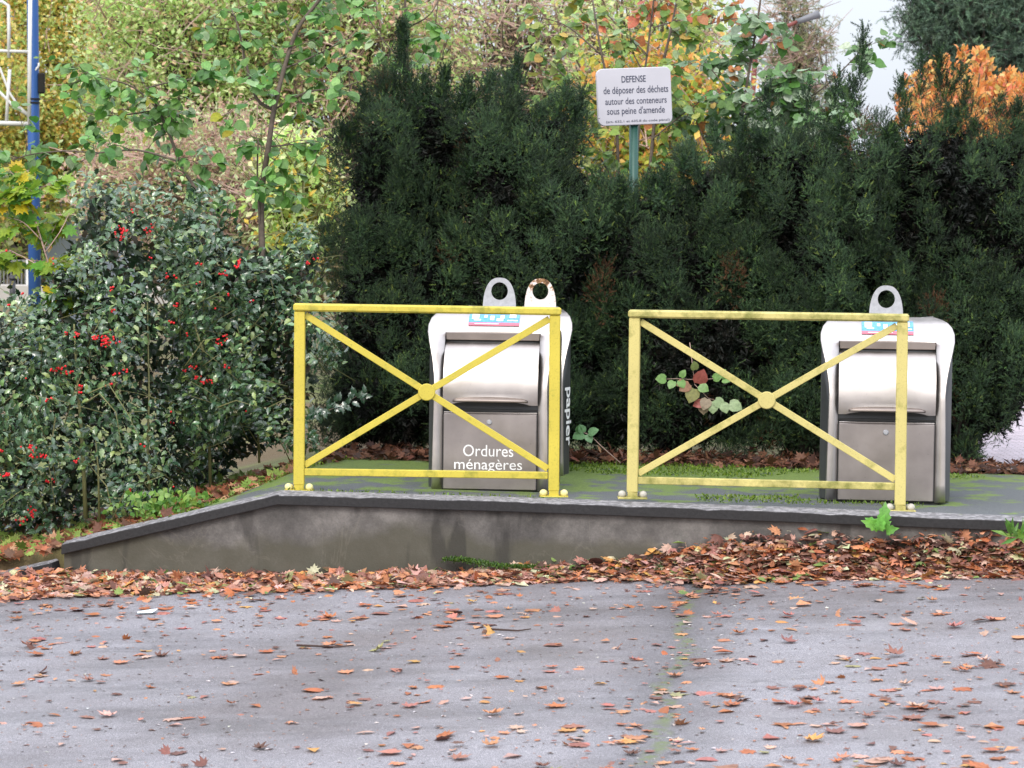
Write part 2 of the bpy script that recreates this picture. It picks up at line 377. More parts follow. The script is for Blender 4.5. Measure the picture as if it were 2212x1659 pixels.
rd = ramp(t, mm.outputs[0], [(.0, G3(.75)), (.07, G3(0))])   # damp algae band near the foot
c2 = mix(t, rd.outputs[0], c1, lin(72, 70, 56))
st = n('ShaderNodeMapping'); st.inputs['Scale'].default_value = (2.6, 2.6, .5); l(tc.outputs['Object'], st.inputs[0])
ns = n('ShaderNodeTexNoise'); ns.inputs['Scale'].default_value = 2.2; ns.inputs['Detail'].default_value = 5; l(st.outputs[0], ns.inputs[0])
rs = ramp(t, ns.outputs[0], [(.58, G3(0)), (.64, G3(.6))]); c3 = mix(t, rs.outputs[0], c2, lin(40, 38, 36))
rl = ramp(t, nc.outputs[0], [(.492, G3(0)), (.5, G3(.10)), (.508, G3(0))]); c4 = mix(t, rl.outputs[0], c3, lin(150, 142, 128))
l(c4, b.inputs['Base Color']); b.inputs['Roughness'].default_value = .85; bump(t, b, nb.outputs[0], .4, .004)
m_cop, t, b, n, l = newmat('stone_coping')
na = noise(t, 70, 4, .7); nb = noise(t, 26, 4, .75); nc = noise(t, 5, 5)
ra = ramp(t, na.outputs[0], [(.3, lin(42, 41, 43)), (.7, lin(74, 73, 75))])
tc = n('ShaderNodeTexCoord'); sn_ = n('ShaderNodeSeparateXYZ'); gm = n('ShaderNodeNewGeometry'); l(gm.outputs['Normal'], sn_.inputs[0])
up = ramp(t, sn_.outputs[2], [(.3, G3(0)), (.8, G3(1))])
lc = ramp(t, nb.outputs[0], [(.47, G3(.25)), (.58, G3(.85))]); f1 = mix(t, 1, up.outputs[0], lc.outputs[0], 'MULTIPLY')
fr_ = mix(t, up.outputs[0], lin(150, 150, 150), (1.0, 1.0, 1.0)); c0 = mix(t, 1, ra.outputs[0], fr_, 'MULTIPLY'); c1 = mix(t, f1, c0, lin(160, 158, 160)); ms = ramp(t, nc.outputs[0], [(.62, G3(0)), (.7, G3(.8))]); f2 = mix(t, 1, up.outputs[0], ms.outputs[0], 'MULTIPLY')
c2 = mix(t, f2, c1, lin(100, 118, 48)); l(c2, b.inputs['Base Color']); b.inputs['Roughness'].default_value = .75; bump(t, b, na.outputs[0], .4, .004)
WX = sorted([-2.40, -1.23, 3.5, 5, 7]+[round(float(q), 3) for q in np.arange(-2.34, 3.3, .07)])
cop = MB(); wl = MB()
for i, x in enumerate(WX):
    y = float(edge_y(x)); z = float(plat_z(x)); tk = .055
    jy, jz = rnd.gauss(0, .0016), rnd.gauss(0, .0016)-(.006 if rnd.random() < .05 else 0); cop.v += [(x, y+jy, z+.008-tk), (x, y+jy, z+.008+jz), (x+.0, y+.24, z+.010), (x, y+.24, z+.008-tk)]
    zt = z+.008-tk-.001; zb = float(road_z(x, y))-.25
    wl.v += [(x+.01 if i == 0 else x, y+.035, min(zb, zt-.05)), (x+.01 if i == 0 else x, y+.035, zt), (x, y+.21, zt), (x, y+.21, min(zb, zt-.05))]
for mbx in (cop, wl):
    for i in range(len(WX)-1):
        for k in range(4): a = i*4+k; c = i*4+(k+1) % 4; mbx.f.append((a, c, c+4, a+4))
    mbx.f.append((3, 2, 1, 0)); q = (len(WX)-1)*4; mbx.f.append((q, q+1, q+2, q+3))
wall = wl.build('retaining_wall', m_wall); tag(wall, 'low stained grey rendered wall under the yellow barriers, sloping down at its left end', 'wall')
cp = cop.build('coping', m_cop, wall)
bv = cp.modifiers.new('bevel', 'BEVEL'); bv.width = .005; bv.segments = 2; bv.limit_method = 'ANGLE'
# low kerb running on to the left of the wall end
kb = MB()
p0 = P(128, 1208, 15.12); p1 = P(0, 1236, 15.25); p2 = P(-200, 1262, 15.5)
for a, c in ((p0, p1), (p1, p2)): kb.bar(a+Vector((0, 0, -.1)), c+Vector((0, 0, -.1)), .2, .1, .01)
k = kb.build('kerb', m_cop); tag(k, 'thin grey kerb stone continuing left from the low end of the wall', 'kerb')
# ------------------------------------------------------------------ yellow barriers
def paint(name, base, algae, amt):
    m, t, b, n, l = newmat(name)
    na = noise(t, 9, 7, .7); nb = noise(t, 140, 3, .6); nc = noise(t, 2.4, 3)
    r0 = ramp(t, nc.outputs[0], [(.3, tuple(c*.88 for c in base)), (.7, tuple(min(1, c*1.06) for c in base))])
    r1 = ramp(t, na.outputs[0], [(.60-amt, G3(0)), (.74-amt*.6, G3(.85))]); c1 = mix(t, r1.outputs[0], r0.outputs[0], algae)
    r2 = ramp(t, nb.outputs[0], [(.26, G3(.72)), (.45, G3(1.0))]); c2 = mix(t, 1, c1, r2.outputs[0], 'MULTIPLY')
    nk = noise(t, 38, 4, .75); r3 = ramp(t, nk.outputs[0], [(.70, G3(0)), (.735, G3(.8))]); c2 = mix(t, r3.outputs[0], c2, lin(96, 78, 40))
    l(c2, b.inputs['Base Color']); b.inputs['Roughness'].default_value = .42; bump(t, b, nb.outputs[0], .12, .002); return m
Y1 = lin(194, 178, 66); Y2 = lin(194, 182, 112)
mp1 = paint('yellow_paint', Y1, lin(132, 134, 46), .03); mp1r = paint('yellow_paint_rail', Y1, lin(126, 128, 42), .10)
mp2 = paint('pale_yellow_paint', Y2, lin(132, 130, 58), .07); mp2r = paint('pale_yellow_paint_rail', Y2, lin(104, 108, 38), .19)
m_capY = simple('bolt_cover_cream', lin(222, 214, 150), .6, 0, .15, 60, .3); m_capG = simple('bolt_cover_grey', lin(176, 172, 160), .6, 0, .2, 60, .3)
m_gap = simple('dark_gap', lin(26, 24, 22), .9)
def barrier(base_l, base_r, top_l, top_r, bot_l, bot_r, mats, lab):
    """points are world positions of the post feet, rail tops and bottom-rail centres"""
    mpost, mrail, mcap = mats
    t_ = empty('metal_barrier', base_l, label=lab, cat='barrier', group='yellow cross-braced barriers on the wall')
    o = Vector(base_l); ln = lambda v: Vector(v)-o
    bl, br, tl, tr, ol, or_ = map(ln, (base_l, base_r, top_l, top_r, bot_l, bot_r))
    ax = (br-bl); ax.z = 0; ax.normalize(); nrm = Vector((-ax.y, ax.x, 0))
    for bb, tt in ((bl, tl), (br, tr)):
        mb = MB(); mb.bar(bb+Vector((0, 0, .035)), Vector((bb.x+(tt.x-bb.x), bb.y, tt.z-.043)), .058, .05, .004, nrm)
        mb.build('post', mpost, t_)
        mb = MB(); mb.box(bb.x-.026, bb.x+.026, bb.y-.022, bb.y+.022, bb.z+.008, bb.z+.05); s_ = mb.build('shoe', mrail, t_)
        mb = MB(); mb.box(bb.x-.078, bb.x+.078, bb.y-.05, bb.y+.05, bb.z+.0005, bb.z+.010, .002); pl = mb.build('base_plate', mrail, t_)
        for sgn in (-1, 1):
            mb = MB(); mb.sphere((bb.x+sgn*.056, bb.y-.012, bb.z+.024), .021, 12, 8, (1, 1, .95)); mb.sphere((bb.x+sgn*.05, bb.y+.018, bb.z+.022), .019, 10, 7, (1, 1, .85))
            mb.build('bolt_cover', mcap, pl, True)
    mb = MB(); c = -ax*.034; mb.bar(tl+c+Vector((0, 0, -.021)), tr-c+Vector((0, 0, -.021)), .042, .072, .009, nrm)
    mb.build('top_rail', mrail, t_)
    mb = MB(); e_ = ax*.0285; mb.bar(ol+e_, or_-e_, .038, .036, .003, nrm); mb.build('bottom_rail', mrail, t_)
    dy = nrm*.006
    A = tl+ax*.029+Vector((0, 0, -.062)); B = or_-ax*.029+Vector((0, 0, .036)); C_ = ol+ax*.029+Vector((0, 0, .036)); D = tr-ax*.029+Vector((0, 0, -.062))
    mid = (A+B+C_+D)/4
    mb = MB(); mb.bar(A, B, .036, .012, .002, nrm); o1 = mb.build('diagonal_bar', mpost, t_)
    for q in (C_, D):
        mb = MB(); d = (mid-q).normalized(); mb.bar(q, mid-d*.022, .036, .012, .002, nrm); mb.build('diagonal_bar', mpost, t_)
    Mz = Matrix.Translation(mid) @ Matrix(((ax.x, nrm.x, 0, 0), (ax.y, nrm.y, 0, 0), (0, 0, 1, 0), (0, 0, 0, 1)))
    mb = MB(); mb.disc((0, -.007, 0), .046, .012, 32, 'y', .004); mb.v = [tuple(Mz @ Vector(v)) for v in mb.v]; dd = mb.build('centre_disc', mpost, t_)
    return t_
YB = (15.2, 15.2, 14.96, 14.76)
b1 = barrier(P(646, 1061, YB[0]), P(1196, 1074, YB[1]), P(648, 655, YB[0]), P(1199, 664, YB[1]), P(646, 1019, YB[0]), P(1195, 1027, YB[1]), (mp1, mp1r, m_capY), 'bright yellow cross-braced barrier in front of the container reading Ordures ménagères')
b2 = barrier(P(1366, 1077, YB[2]), P(1944, 1105, YB[3]), P(1372, 669, YB[2]), P(1950, 678, YB[3]), P(1367, 1037, YB[2]), P(1945, 1051, YB[3]), (mp2, mp2r, m_capG), 'paler dirty yellow cross-braced barrier in front of the container without lettering')
# ------------------------------------------------------------------ waste containers
def steel(name, base, rough, metal=1.0, bmp=.02):
    m, t, b, n, l = newmat(name)
    tc = n('ShaderNodeTexCoord'); mp_ = n('ShaderNodeMapping'); mp_.inputs['Scale'].default_value = (30, 30, 400); l(tc.outputs['Object'], mp_.inputs[0])
    na = n('ShaderNodeTexNoise'); na.inputs['Scale'].default_value = 1; l(mp_.outputs[0], na.inputs[0])
    nb = noise(t, 6, 5, .6)
    r = ramp(t, nb.outputs[0], [(.3, tuple(c*.84 for c in base)), (.7, tuple(min(1, c*1.06) for c in base))])
    ng = noise(t, 42, 6, .8); rg_ = ramp(t, ng.outputs[0], [(.28, G3(.62)), (.38, G3(1))]); l(mix(t, 1, r.outputs[0], rg_.outputs[0], 'MULTIPLY'), b.inputs['Base Color'])
    rr = ramp(t, nb.outputs[0], [(.3, G3(rough*.85)), (.7, G3(rough*1.2))]); l(rr.outputs[0], b.inputs['Roughness'])
    b.inputs['Metallic'].default_value = metal; bump(t, b, na.outputs[0], bmp, .002); return m
m_st = steel('brushed_steel', lin(196, 190, 186), .38); m_door = steel('brushed_steel_door', lin(160, 153, 150), .42)
m_side = steel('dark_grey_panel', lin(84, 86, 88), .45, .55); m_lip = steel('steel_trim', lin(150, 140, 134), .45)
m_ring = simple('galvanised_steel', lin(168, 170, 174), .5, .6, .14, 40, .15)
m_black = simple('black_gap', lin(14, 14, 14), .6); m_white = simple('white_lettering', lin(238, 238, 238), .5, 0, .03, 10, 0)  # m_black: plinth and gaps, also the painted shade of the drum opening
m, t, b, n, l = newmat('white_ring_with_rust'); nz = noise(t, 28, 6, .7)
sxr = n('ShaderNodeTexCoord'); sz = n('ShaderNodeSeparateXYZ'); l(sxr.outputs['Object'], sz.inputs[0])
ma = n('ShaderNodeMath'); ma.operation = 'MULTIPLY_ADD'; l(sz.outputs[2], ma.inputs[0]); ma.inputs[1].default_value = 1.6; l(nz.outputs[0], ma.inputs[2])
mb_ = n('ShaderNodeMath'); mb_.operation = 'SUBTRACT'; l(ma.outputs[0], mb_.inputs[0]); mb_.inputs[1].default_value = 1.74
r = ramp(t, mb_.outputs[0], [(.52, lin(214, 206, 200)), (.60, lin(150, 110, 66)), (.68, lin(84, 58, 36))]); l(r.outputs[0], b.inputs['Base Color']); b.inputs['Roughness'].default_value = .7
m_rust = m
m_blue = simple('sticker_blue', lin(84, 150, 192), .4, 0, .25, 60, 0); m_red = simple('sticker_red', lin(210, 104, 122), .4, 0, .1, 60, 0); m_stw = simple('sticker_white', lin(226, 236, 240), .4, 0, .05, 30, 0)
PZ = [0.012, .3, .5, .58, .64, .70, .76, .82, .87, .91, .945, .968, .982, .988, .988]
PY = [0, 0, .001, .008, .022, .043, .070, .102, .138, .175, .220, .275, .345, .45, .62]
PW = [.322, .318, .314, .313, .317, .326, .338, .352, .362, .362, .350, .330, .305, .28, .27]
def prof_y(z): return float(np.interp(z, PZ[:-1], PY[:-1]))
def text_mesh(s, w_, h_, mat, parent, M4, name='lettering', bold=0.0, extr=.0006, label=None):
    cu = bpy.data.curves.new('t', 'FONT'); cu.body = s; cu.size = 1; cu.align_x = 'CENTER'; cu.offset = bold; cu.resolution_u = 4
    ob = bpy.data.objects.new('t', cu); COL.objects.link(ob); bpy.context.view_layer.update()
    me = bpy.data.meshes.new_from_object(ob.evaluated_get(bpy.context.evaluated_depsgraph_get())); bpy.data.objects.remove(ob); bpy.data.curves.remove(cu)
    co = np.empty(len(me.vertices)*3); me.vertices.foreach_get('co', co); co = co.reshape(-1, 3); mn = co.min(0); mx2 = co.max(0)
    co[:, 0] = (co[:, 0]-(mn[0]+mx2[0])/2)*w_/(mx2[0]-mn[0]); co[:, 1] = (co[:, 1]-mn[1])*h_/(mx2[1]-mn[1])
    me.vertices.foreach_set('co', co.ravel()); me.transform(M4); me.name = name
    o = link(name, me, mat, parent)
    if label: o['label'] = label
    return o
FRONT = lambda x, y, z: Matrix.Translation((x, y, z)) @ Matrix.Rotation(math.pi/2, 4, 'X')
def container(loc, rz, lab, ring_x=0.0, ring_mat=None, door_text=None, side_text=None, sticker=True, ring_y=.58):
    t_ = empty('waste_container', loc, rz, label=lab, cat='waste container', group='steel waste containers on the footpath')
    # dark body
    secs = [(.028, .308, .60), (.05, .314, .66), (.10, .332, .76), (.16, .351, .85), (.24, .354, .92), (.34, .354, .95), (.64, .354, .955), (.68, .33, .9)]
    mb = MB(); nseg = 0
    for y, hw, h in secs:
        R_ = .13; pts = [(-hw, 0.012)]
        for k in range(7): a = math.pi-(math.pi/2)*k/6; pts.append((-hw+R_+R_*math.cos(a), h-R_+R_*math.sin(a)))
        for k in range(7): a = math.pi/2-(math.pi/2)*k/6; pts.append((hw-R_+R_*math.cos(a), h-R_+R_*math.sin(a)))
        pts.append((hw, 0.012)); nseg = len(pts); mb.v += [(x, y, z) for x, z in pts]
    for i in range(len(secs)-1):
        for k in range(nseg): a = i*nseg+k; c = i*nseg+(k+1) % nseg; mb.f.append((a, c, c+nseg, a+nseg))
    mb.f.append(tuple(range(nseg))); mb.f.append(tuple((len(secs)-1)*nseg+k for k in range(nseg))[::-1])
    body = mb.build('body', m_side, t_)
    for p in body.data.polygons: p.use_smooth = len(p.vertices) == 4 and abs(p.normal.z) > .02
    mb = MB(); mb.box(-.29, .29, .012, .62, 0, .011); mb.build('plinth', m_black, t_)
    # front cover
    OX = .262; zs = []
    for i in range(len(PZ)-1):
        for k in range(3): zs.append((i+k/3))
    zs.append(len(PZ)-1); mb = MB(); idx = np.arange(len(PZ))
    cols = None; rows = []
    zopen = .872
    for q in zs:
        z = float(np.interp(q, idx, PZ)); y = float(np.interp(q, idx, PY)); wd = float(np.interp(q, idx, PW))
        row = []
        for sx_, dy_ in ((-1, .026), (-.997, .005), (-.985, .0), (-.95, .0)): row.append((sx_*wd, y+dy_, z))
        row.append((-OX, y, z)); row.append((-OX*.5, y, z)); row.append((OX*.5, y, z)); row.append((OX, y, z))
        for sx_, dy_ in ((.95, .0), (.985, .0), (.997, .005), (1, .026)): row.append((sx_*wd, y+dy_, z))
        rows.append(row)
    for r_ in rows: mb.v += r_
    nc_ = len(rows[0])
    for i in range(len(rows)-1):
        for k in range(nc_-1):
            if 4 <= k <= 6 and rows[i+1][0][2] <= zopen+.01: continue
            a = i*nc_+k; mb.f.append((a, a+1, a+1+nc_, a+nc_))
    cv = mb.build('front_cover', m_st, t_, True, fix=False); cv.data.set_sharp_from_angle(angle=math.radians(40)); sm = cv.modifiers.new('solid', 'SOLIDIFY'); sm.thickness = .006; sm.offset = -1
    ztop = max(r_[0][2] for i, r_ in enumerate(rows[1:]) if r_[0][2] <= zopen+.01)
    # recess behind the drum
    yb = prof_y(ztop)
    mb = MB(); mb.add([(-OX, .24, .42), (OX, .24, .42), (OX, .24, ztop+.02), (-OX, .24, ztop+.02), (-OX, .004, .44), (OX, .004, .44)], [(0, 1, 2, 3), (0, 4, 5, 1)])
    mb.add([(-OX, .008, .43), (-OX, .2, .43), (-OX, .2, ztop), (-OX, yb+.006, ztop), (-OX, prof_y(.7)+.004, .7)], [(0, 1, 2, 3, 4)])
    mb.add([(OX, .008, .43), (OX, .2, .43), (OX, .2, ztop), (OX, yb+.006, ztop), (OX, prof_y(.7)+.004, .7)], [(4, 3, 2, 1, 0)])
    mb.build('drum_recess', m_black, t_, fix=False)
    # visor above the drum
    mb = MB(); mb.box(-OX+.004, OX-.004, yb-.012, yb+.02, ztop-.040, ztop-.001, .002); mb.build('visor', m_lip, t_)
    # drum
    mb = MB(); cy, cz, R_ = .275, .560, .29; nA = 26; a0, a1 = math.radians(-16), math.radians(68); nx = 12
    for i in range(nA+1):
        a = a0+(a1-a0)*i/nA; z = cz+R_*math.sin(a); y = cy-R_*math.cos(a)
        for k in range(nx+1):
            x = -.2595+.519*k/nx; d = 0
            s_ = (z-.475)/.05
            if s_ < 1: 
                pr = max(0, 1-(x/.215)**2); d = -.016*pr*max(0, 1-abs(z-.485)/.045)
            mb.v.append((x, y+d, z))
    for i in range(nA):
        for k in range(nx): a = i*(nx+1)+k; mb.f.append((a, a+1, a+nx+2, a+nx+1))
    dr = mb.build('drum', m_st, t_, True, fix=False)
    # black lens on the drum painting its opening's shade, then handle lip
    mb = MB(); nL = 24
    for k in range(nL+1):
        u_ = -1+2*k/nL; x = u_*.222; s_ = max(0, 1-u_**4)
        for zq in (.4755, .478+.020*s_):
            mb.v.append((x, cy-math.sqrt(R_*R_-(zq-cz)**2)-.004-.017*max(0, 1-(x/.215)**2)*max(0, 1-abs(zq-.485)/.045), zq))
    for k in range(nL): a = k*2; mb.f.append((a, a+2, a+3, a+1))
    mb.build('slot_shade', m_black, dr, fix=False); mb = MB()
    for k in range(nL+1):
        u_ = -1+2*k/nL; x = u_*.205; s_ = math.sqrt(max(0, 1-u_*u_)); ydr = cy-math.sqrt(R_*R_-(.505-cz)**2)
        mb.v += [(x, ydr-.002, .505+.018*s_), (x, ydr-.004-.018*s_, .502+.008*s_), (x, ydr-.004-.024*s_, .499-.0*s_), (x, ydr+.004, .497)]
    for k in range(nL):
        for j in range(3): a = k*4+j; mb.f.append((a, a+4, a+5, a+1))
    hd = mb.build('handle', m_lip, dr, True, fix=False); sm = hd.modifiers.new('solid', 'SOLIDIFY'); sm.thickness = .003
    mb = MB(); mb.box(-OX+.006, OX-.006, .0, .03, .448, .456); mb.build('sill', m_black, t_)
    # door
    mb = MB(); mb.box(-.256, .256, -.006, .02, .016, .432, .004); dn = mb.build('door', m_door, t_)
    mb = MB(); mb.box(-.256, .256, -.003, .03, .4335, .441, .003); mb.build('door_top_edge', m_st, dn)
    mb = MB(); mb.disc((-.004, -.006, .386), .015, .008, 20, 'y', .004); mb.build('lock', m_ring, dn)
    for sg in (-1, 1):
        mb = MB(); mb.box(sg*.2592-.0026, sg*.2592+.0026, .002, .02, .016, .44); mb.build('door_gap', m_black, t_)
    if door_text:
        g = [(door_text[0], .275, .064, .198), (door_text[1], .372, .074+.0, .108)]
        for s_, w_, h_, z in g: text_mesh(s_, w_, h_, m_white, dn, FRONT(-.008, -.0068, z))
    # lifting ring
    rm_ = ring_mat or m_ring
    outer = []; H_ = .178; 
    for k in range(25):
        u_ = k/24; a = math.pi*u_; x = .1*math.cos(a)*(1.0); z = .0
        outer.append((x if 0 else .094*math.copysign(abs(math.cos(a))**.78, math.cos(a)), H_*abs(math.sin(a))**.93))
    mb = MB(); hole = [(.0475*math.cos(math.pi*2*k/32), .102+.050*math.sin(math.pi*2*k/32)) for k in range(32)]
    from mathutils.geometry import tessellate_polygon
    loops = [[Vector((x, z, 0)) for x, z in outer], [Vector((x, z, 0)) for x, z in hole]]
    fl = outer+hole; tris = tessellate_polygon(loops); z0 = .986
    for yy in (-.006, .006): mb.v += [(ring_x+x, ring_y+yy, z0+z) for x, z in fl]
    nf = len(fl)
    for a, c, d in tris: mb.f += [(a, c, d), (a+nf, d+nf, c+nf)]
    no = len(outer)
    for k in range(no): c = (k+1) % no; mb.f.append((k, c, c+nf, k+nf))
    for k in range(32): a = no+k; c = no+(k+1) % 32; mb.f.append((a, a+nf, c+nf, c))
    rg = mb.build('lifting_ring', rm_, t_)
    mb = MB(); mb.box(ring_x-.108, ring_x+.108, ring_y-.11, ring_y+.09, .986, .996, .003); mb.build('ring_flange', m_ring, t_)
    if sticker:
        def strip(u0, u1, v0, v1, mt, off, nm, par, nx_=2):
            q = MB()
            for j in range(7):
                tt = v0+(v1-v0)*j/6; zq = float(np.interp(tt, [0, 1], [.905, .972])); yq = prof_y(zq)
                for i_ in range(nx_+1): q.v.append((-.14+.28*(u0+(u1-u0)*i_/nx_), yq-off, zq+off))
            for j in range(6):
                for i_ in range(nx_): a = j*(nx_+1)+i_; q.f.append((a, a+1, a+nx_+2, a+nx_+1))
            return q.build(nm, mt, par, fix=False)
        st_ = strip(0, 1, .24, 1, m_blue, .003, 'sticker', t_)
        strip(0, 1, 0, .235, m_red, .003, 'sticker_band', st_)
        for u0, u1, v0, v1 in ((.06, .2, .5, .9), (.1, .24, .38, .48), (.3, .36, .6, .8), (.42, .5, .42, .75), (.55, .68, .35, .55), (.62, .7, .55, .8), (.8, .93, .6, .9), (.76, .97, .36, .44), (.12, .6, .1, .14)):
            strip(u0, u1, v0, v1, m_stw, .0042, 'sticker_print', st_, 1)
    if side_text:
        a = Vector((.308, .028, 0)); c = Vector((.351, .16, 0)); d = (c-a).normalized(); nn_ = Vector((d.y, -d.x, 0))
        mid = Vector((.333, .098, 0)); 
        # reads downwards
        X = Vector((0, 0, -1)); Yd = d; Z = nn_
        o_ = mid-d*.050+nn_*.006+Vector((0, 0, .365))
        M4 = Matrix(((X.x, Yd.x, Z.x, o_.x), (X.y, Yd.y, Z.y, o_.y), (X.z, Yd.z, Z.z, o_.z), (0, 0, 0, 1)))
        text_mesh(side_text, .345, .125, m_white, t_, M4, bold=.02)
    return t_
YAW = math.radians(-6)
c1 = container(P(1057, 1064, 15.42), math.radians(-4), 'steel waste container lettered Ordures ménagères behind the left barrier', door_text=('Ordures', 'ménagères'))
c2 = container(P(1912, 1088, 15.20), YAW, 'steel waste container with a plain door behind the right barrier')
c3 = container(P(1098, 1036, 16.42), math.radians(-1), 'dark sided container lettered papier, mostly hidden behind the left steel container', ring_x=.17, ring_mat=m_rust, side_text='papier', ring_y=.45)
# ------------------------------------------------------------------ sign
SY = 18.3; base = P(1372, 700, SY); base.z = -.03; pt = P(1368, 268, SY)
m_signf = simple('sign_white', lin(184, 183, 190), .45, 0, .03, 6, .02); m_ink = simple('sign_ink', lin(62, 66, 84), .6, 0, .1, 60, 0)
m_green = simple('green_post_paint', lin(34, 78, 68), .4, .1, .2, 12, .05)
sg = empty('warning_sign', base, label='white rectangular sign forbidding dumping on a dark green post above the hedge', cat='sign')
mb = MB(); mb.tube([(0, 0, 0), (pt.x-base.x, 0, pt.z-base.z+.25)], .030, .030, 20); mb.build('post', m_green, sg, True)
pc = P(1371, 208, SY-.05)-base; SW, SH = .488, .365
Ms = Matrix.Translation(pc) @ Matrix.Rotation(math.radians(11), 4, 'Z') @ Matrix.Rotation(math.radians(-3.3), 4, 'Y')
def rrect(w_, h_, r_, n_=7):
    p = []
    for cx, cz, a0 in ((w_/2-r_, h_/2-r_, 0), (-w_/2+r_, h_/2-r_, 90), (-w_/2+r_, -h_/2+r_, 180), (w_/2-r_, -h_/2+r_, 270)):
        for k in range(n_): a = math.radians(a0+90*k/(n_-1)); p.append((cx+r_*math.cos(a), cz+r_*math.sin(a)))
    return p
mb = MB(); R0_ = rrect(SW, SH, .04); R1_ = rrect(SW-.008, SH-.008, .036); nn = len(R0_)
for pts, y in ((R0_, .035), (R0_, .003), (R1_, 0)): mb.v += [(x, y, z) for x, z in pts]
for j in range(2):
    for k in range(nn): mb.f.append((j*nn+k, j*nn+(k+1) % nn, (j+1)*nn+(k+1) % nn, (j+1)*nn+k))
mb.f.append(tuple(range(2*nn, 3*nn))); mb.f.append(tuple(range(nn))[::-1]); mb.v = [tuple(Ms @ Vector(v)) for v in mb.v]
pn = mb.build('panel', m_signf, sg)
def sline(s, cx, cyf, w_, h_, bold=.018):   # cx offset, cyf: baseline as fraction from top
    M4 = Ms @ Matrix.Translation((cx*SW, -.0012, SH/2-cyf*SH)) @ Matrix.Rotation(math.pi/2, 4, 'X')
    text_mesh(s, w_*SW, h_*SH, m_ink, pn, M4, bold=bold)
sline('DEFENSE', -.005, .255, .328, .118, .018)
sline('de déposer des déchets', .02, .485, .875, .165, .010)
sline('autour des conteneurs', .015, .635, .83, .118, .010)
sline('sous peine d\'amende', .01, .845, .78, .165, .010)
sline('(art. 632.1 et 635.8 du code pénal)', .03, .962, .86, .052, .01)
# ------------------------------------------------------------------ vegetation
m_leaf = leafmat('broad_leaf', .42, .35, .5); m_far = leafmat('far_leaf', .5, .5, .4); m_needle = leafmat('needle_foliage', .55, .15, .35)
m_gloss = leafmat('glossy_leaf', .24, .0, 1.0); m_dead = leafmat('dead_leaf', .6, .15, .35)
m_bark = simple('bark', lin(92, 82, 72), .9, 0, .3, 30, .5); m_barkd = simple('dark_bark', lin(56, 50, 44), .9, 0, .3, 30, .5)
m_twig = simple('pink_brown_twig', lin(168, 142, 130), .85, 0, .2, 10, .1); m_green_stem = simple('green_stem', lin(112, 112, 70), .7, 0, .2, 20, .1)
m_berry = simple('red_berry', lin(214, 22, 34), .3, 0, .2, 30, 0); m_inner = simple('dark_inner_fill', lin(30, 30, 24), .95, 0, .3, 30, .6)
def poly_in(px, pz, poly):
    ins = np.zeros(len(px), bool); n = len(poly)
    for i in range(n):
        x0, z0 = poly[i]; x1, z1 = poly[(i+1) % n]
        c = ((z0 > pz) != (z1 > pz)) & (px < (x1-x0)*(pz-z0)/((z1-z0) if z1 != z0 else 1e-9)+x0); ins ^= c
    return ins
def poly_dist(px, pz, poly, closed=True):
    d = np.full(len(px), 1e9); n = len(poly)
    for i in range(n if closed else n-1):
        a = np.array(poly[i]); b = np.array(poly[(i+1) % n]); ab = b-a; L2 = (ab**2).sum()+1e-12
        t = np.clip(((px-a[0])*ab[0]+(pz-a[1])*ab[1])/L2, 0, 1); d = np.minimum(d, np.hypot(px-a[0]-t*ab[0], pz-a[1]-t*ab[1]))
    return d
def W2(pts, Y): return [tuple(float(q) for q in PX(u, v, Y)) for u, v in pts]
def mass(outline, Y, n, front, depth, rough=.06, seed=1, round_r=.35, round_k=.5):
    """points filling a bush whose silhouette follows 'outline' (world x,z at distance Y)"""
    poly = W2(outline, Y); A = np.array(poly); lo = A.min(0)-.1; hi = A.max(0)+.1
    px = rng.uniform(lo[0], hi[0], n*3); pz = rng.uniform(lo[1], hi[1], n*3)
    sn = SN(seed, 9.0); sm = SN(seed+50, 3.0)
    jx = px+rough*sn(px, pz); jz = pz+rough*SN(seed+9, 9.0)(px, pz)
    ok = poly_in(jx, jz, poly); px, pz, jx, jz = px[ok][:n], pz[ok][:n], jx[ok][:n], jz[ok][:n]
    d = poly_dist(jx, jz, poly); k = np.clip(1-d/round_r, 0, 1)
    y0 = Y-front+round_k*k**2+.10*sn(px*1.0, pz*1.0, 3)+.10*sm(px, pz, 1)
    u = rng.uniform(0, 1, len(px))**1.6
    return np.stack([px, y0+u*depth, pz], 1), u, k, poly
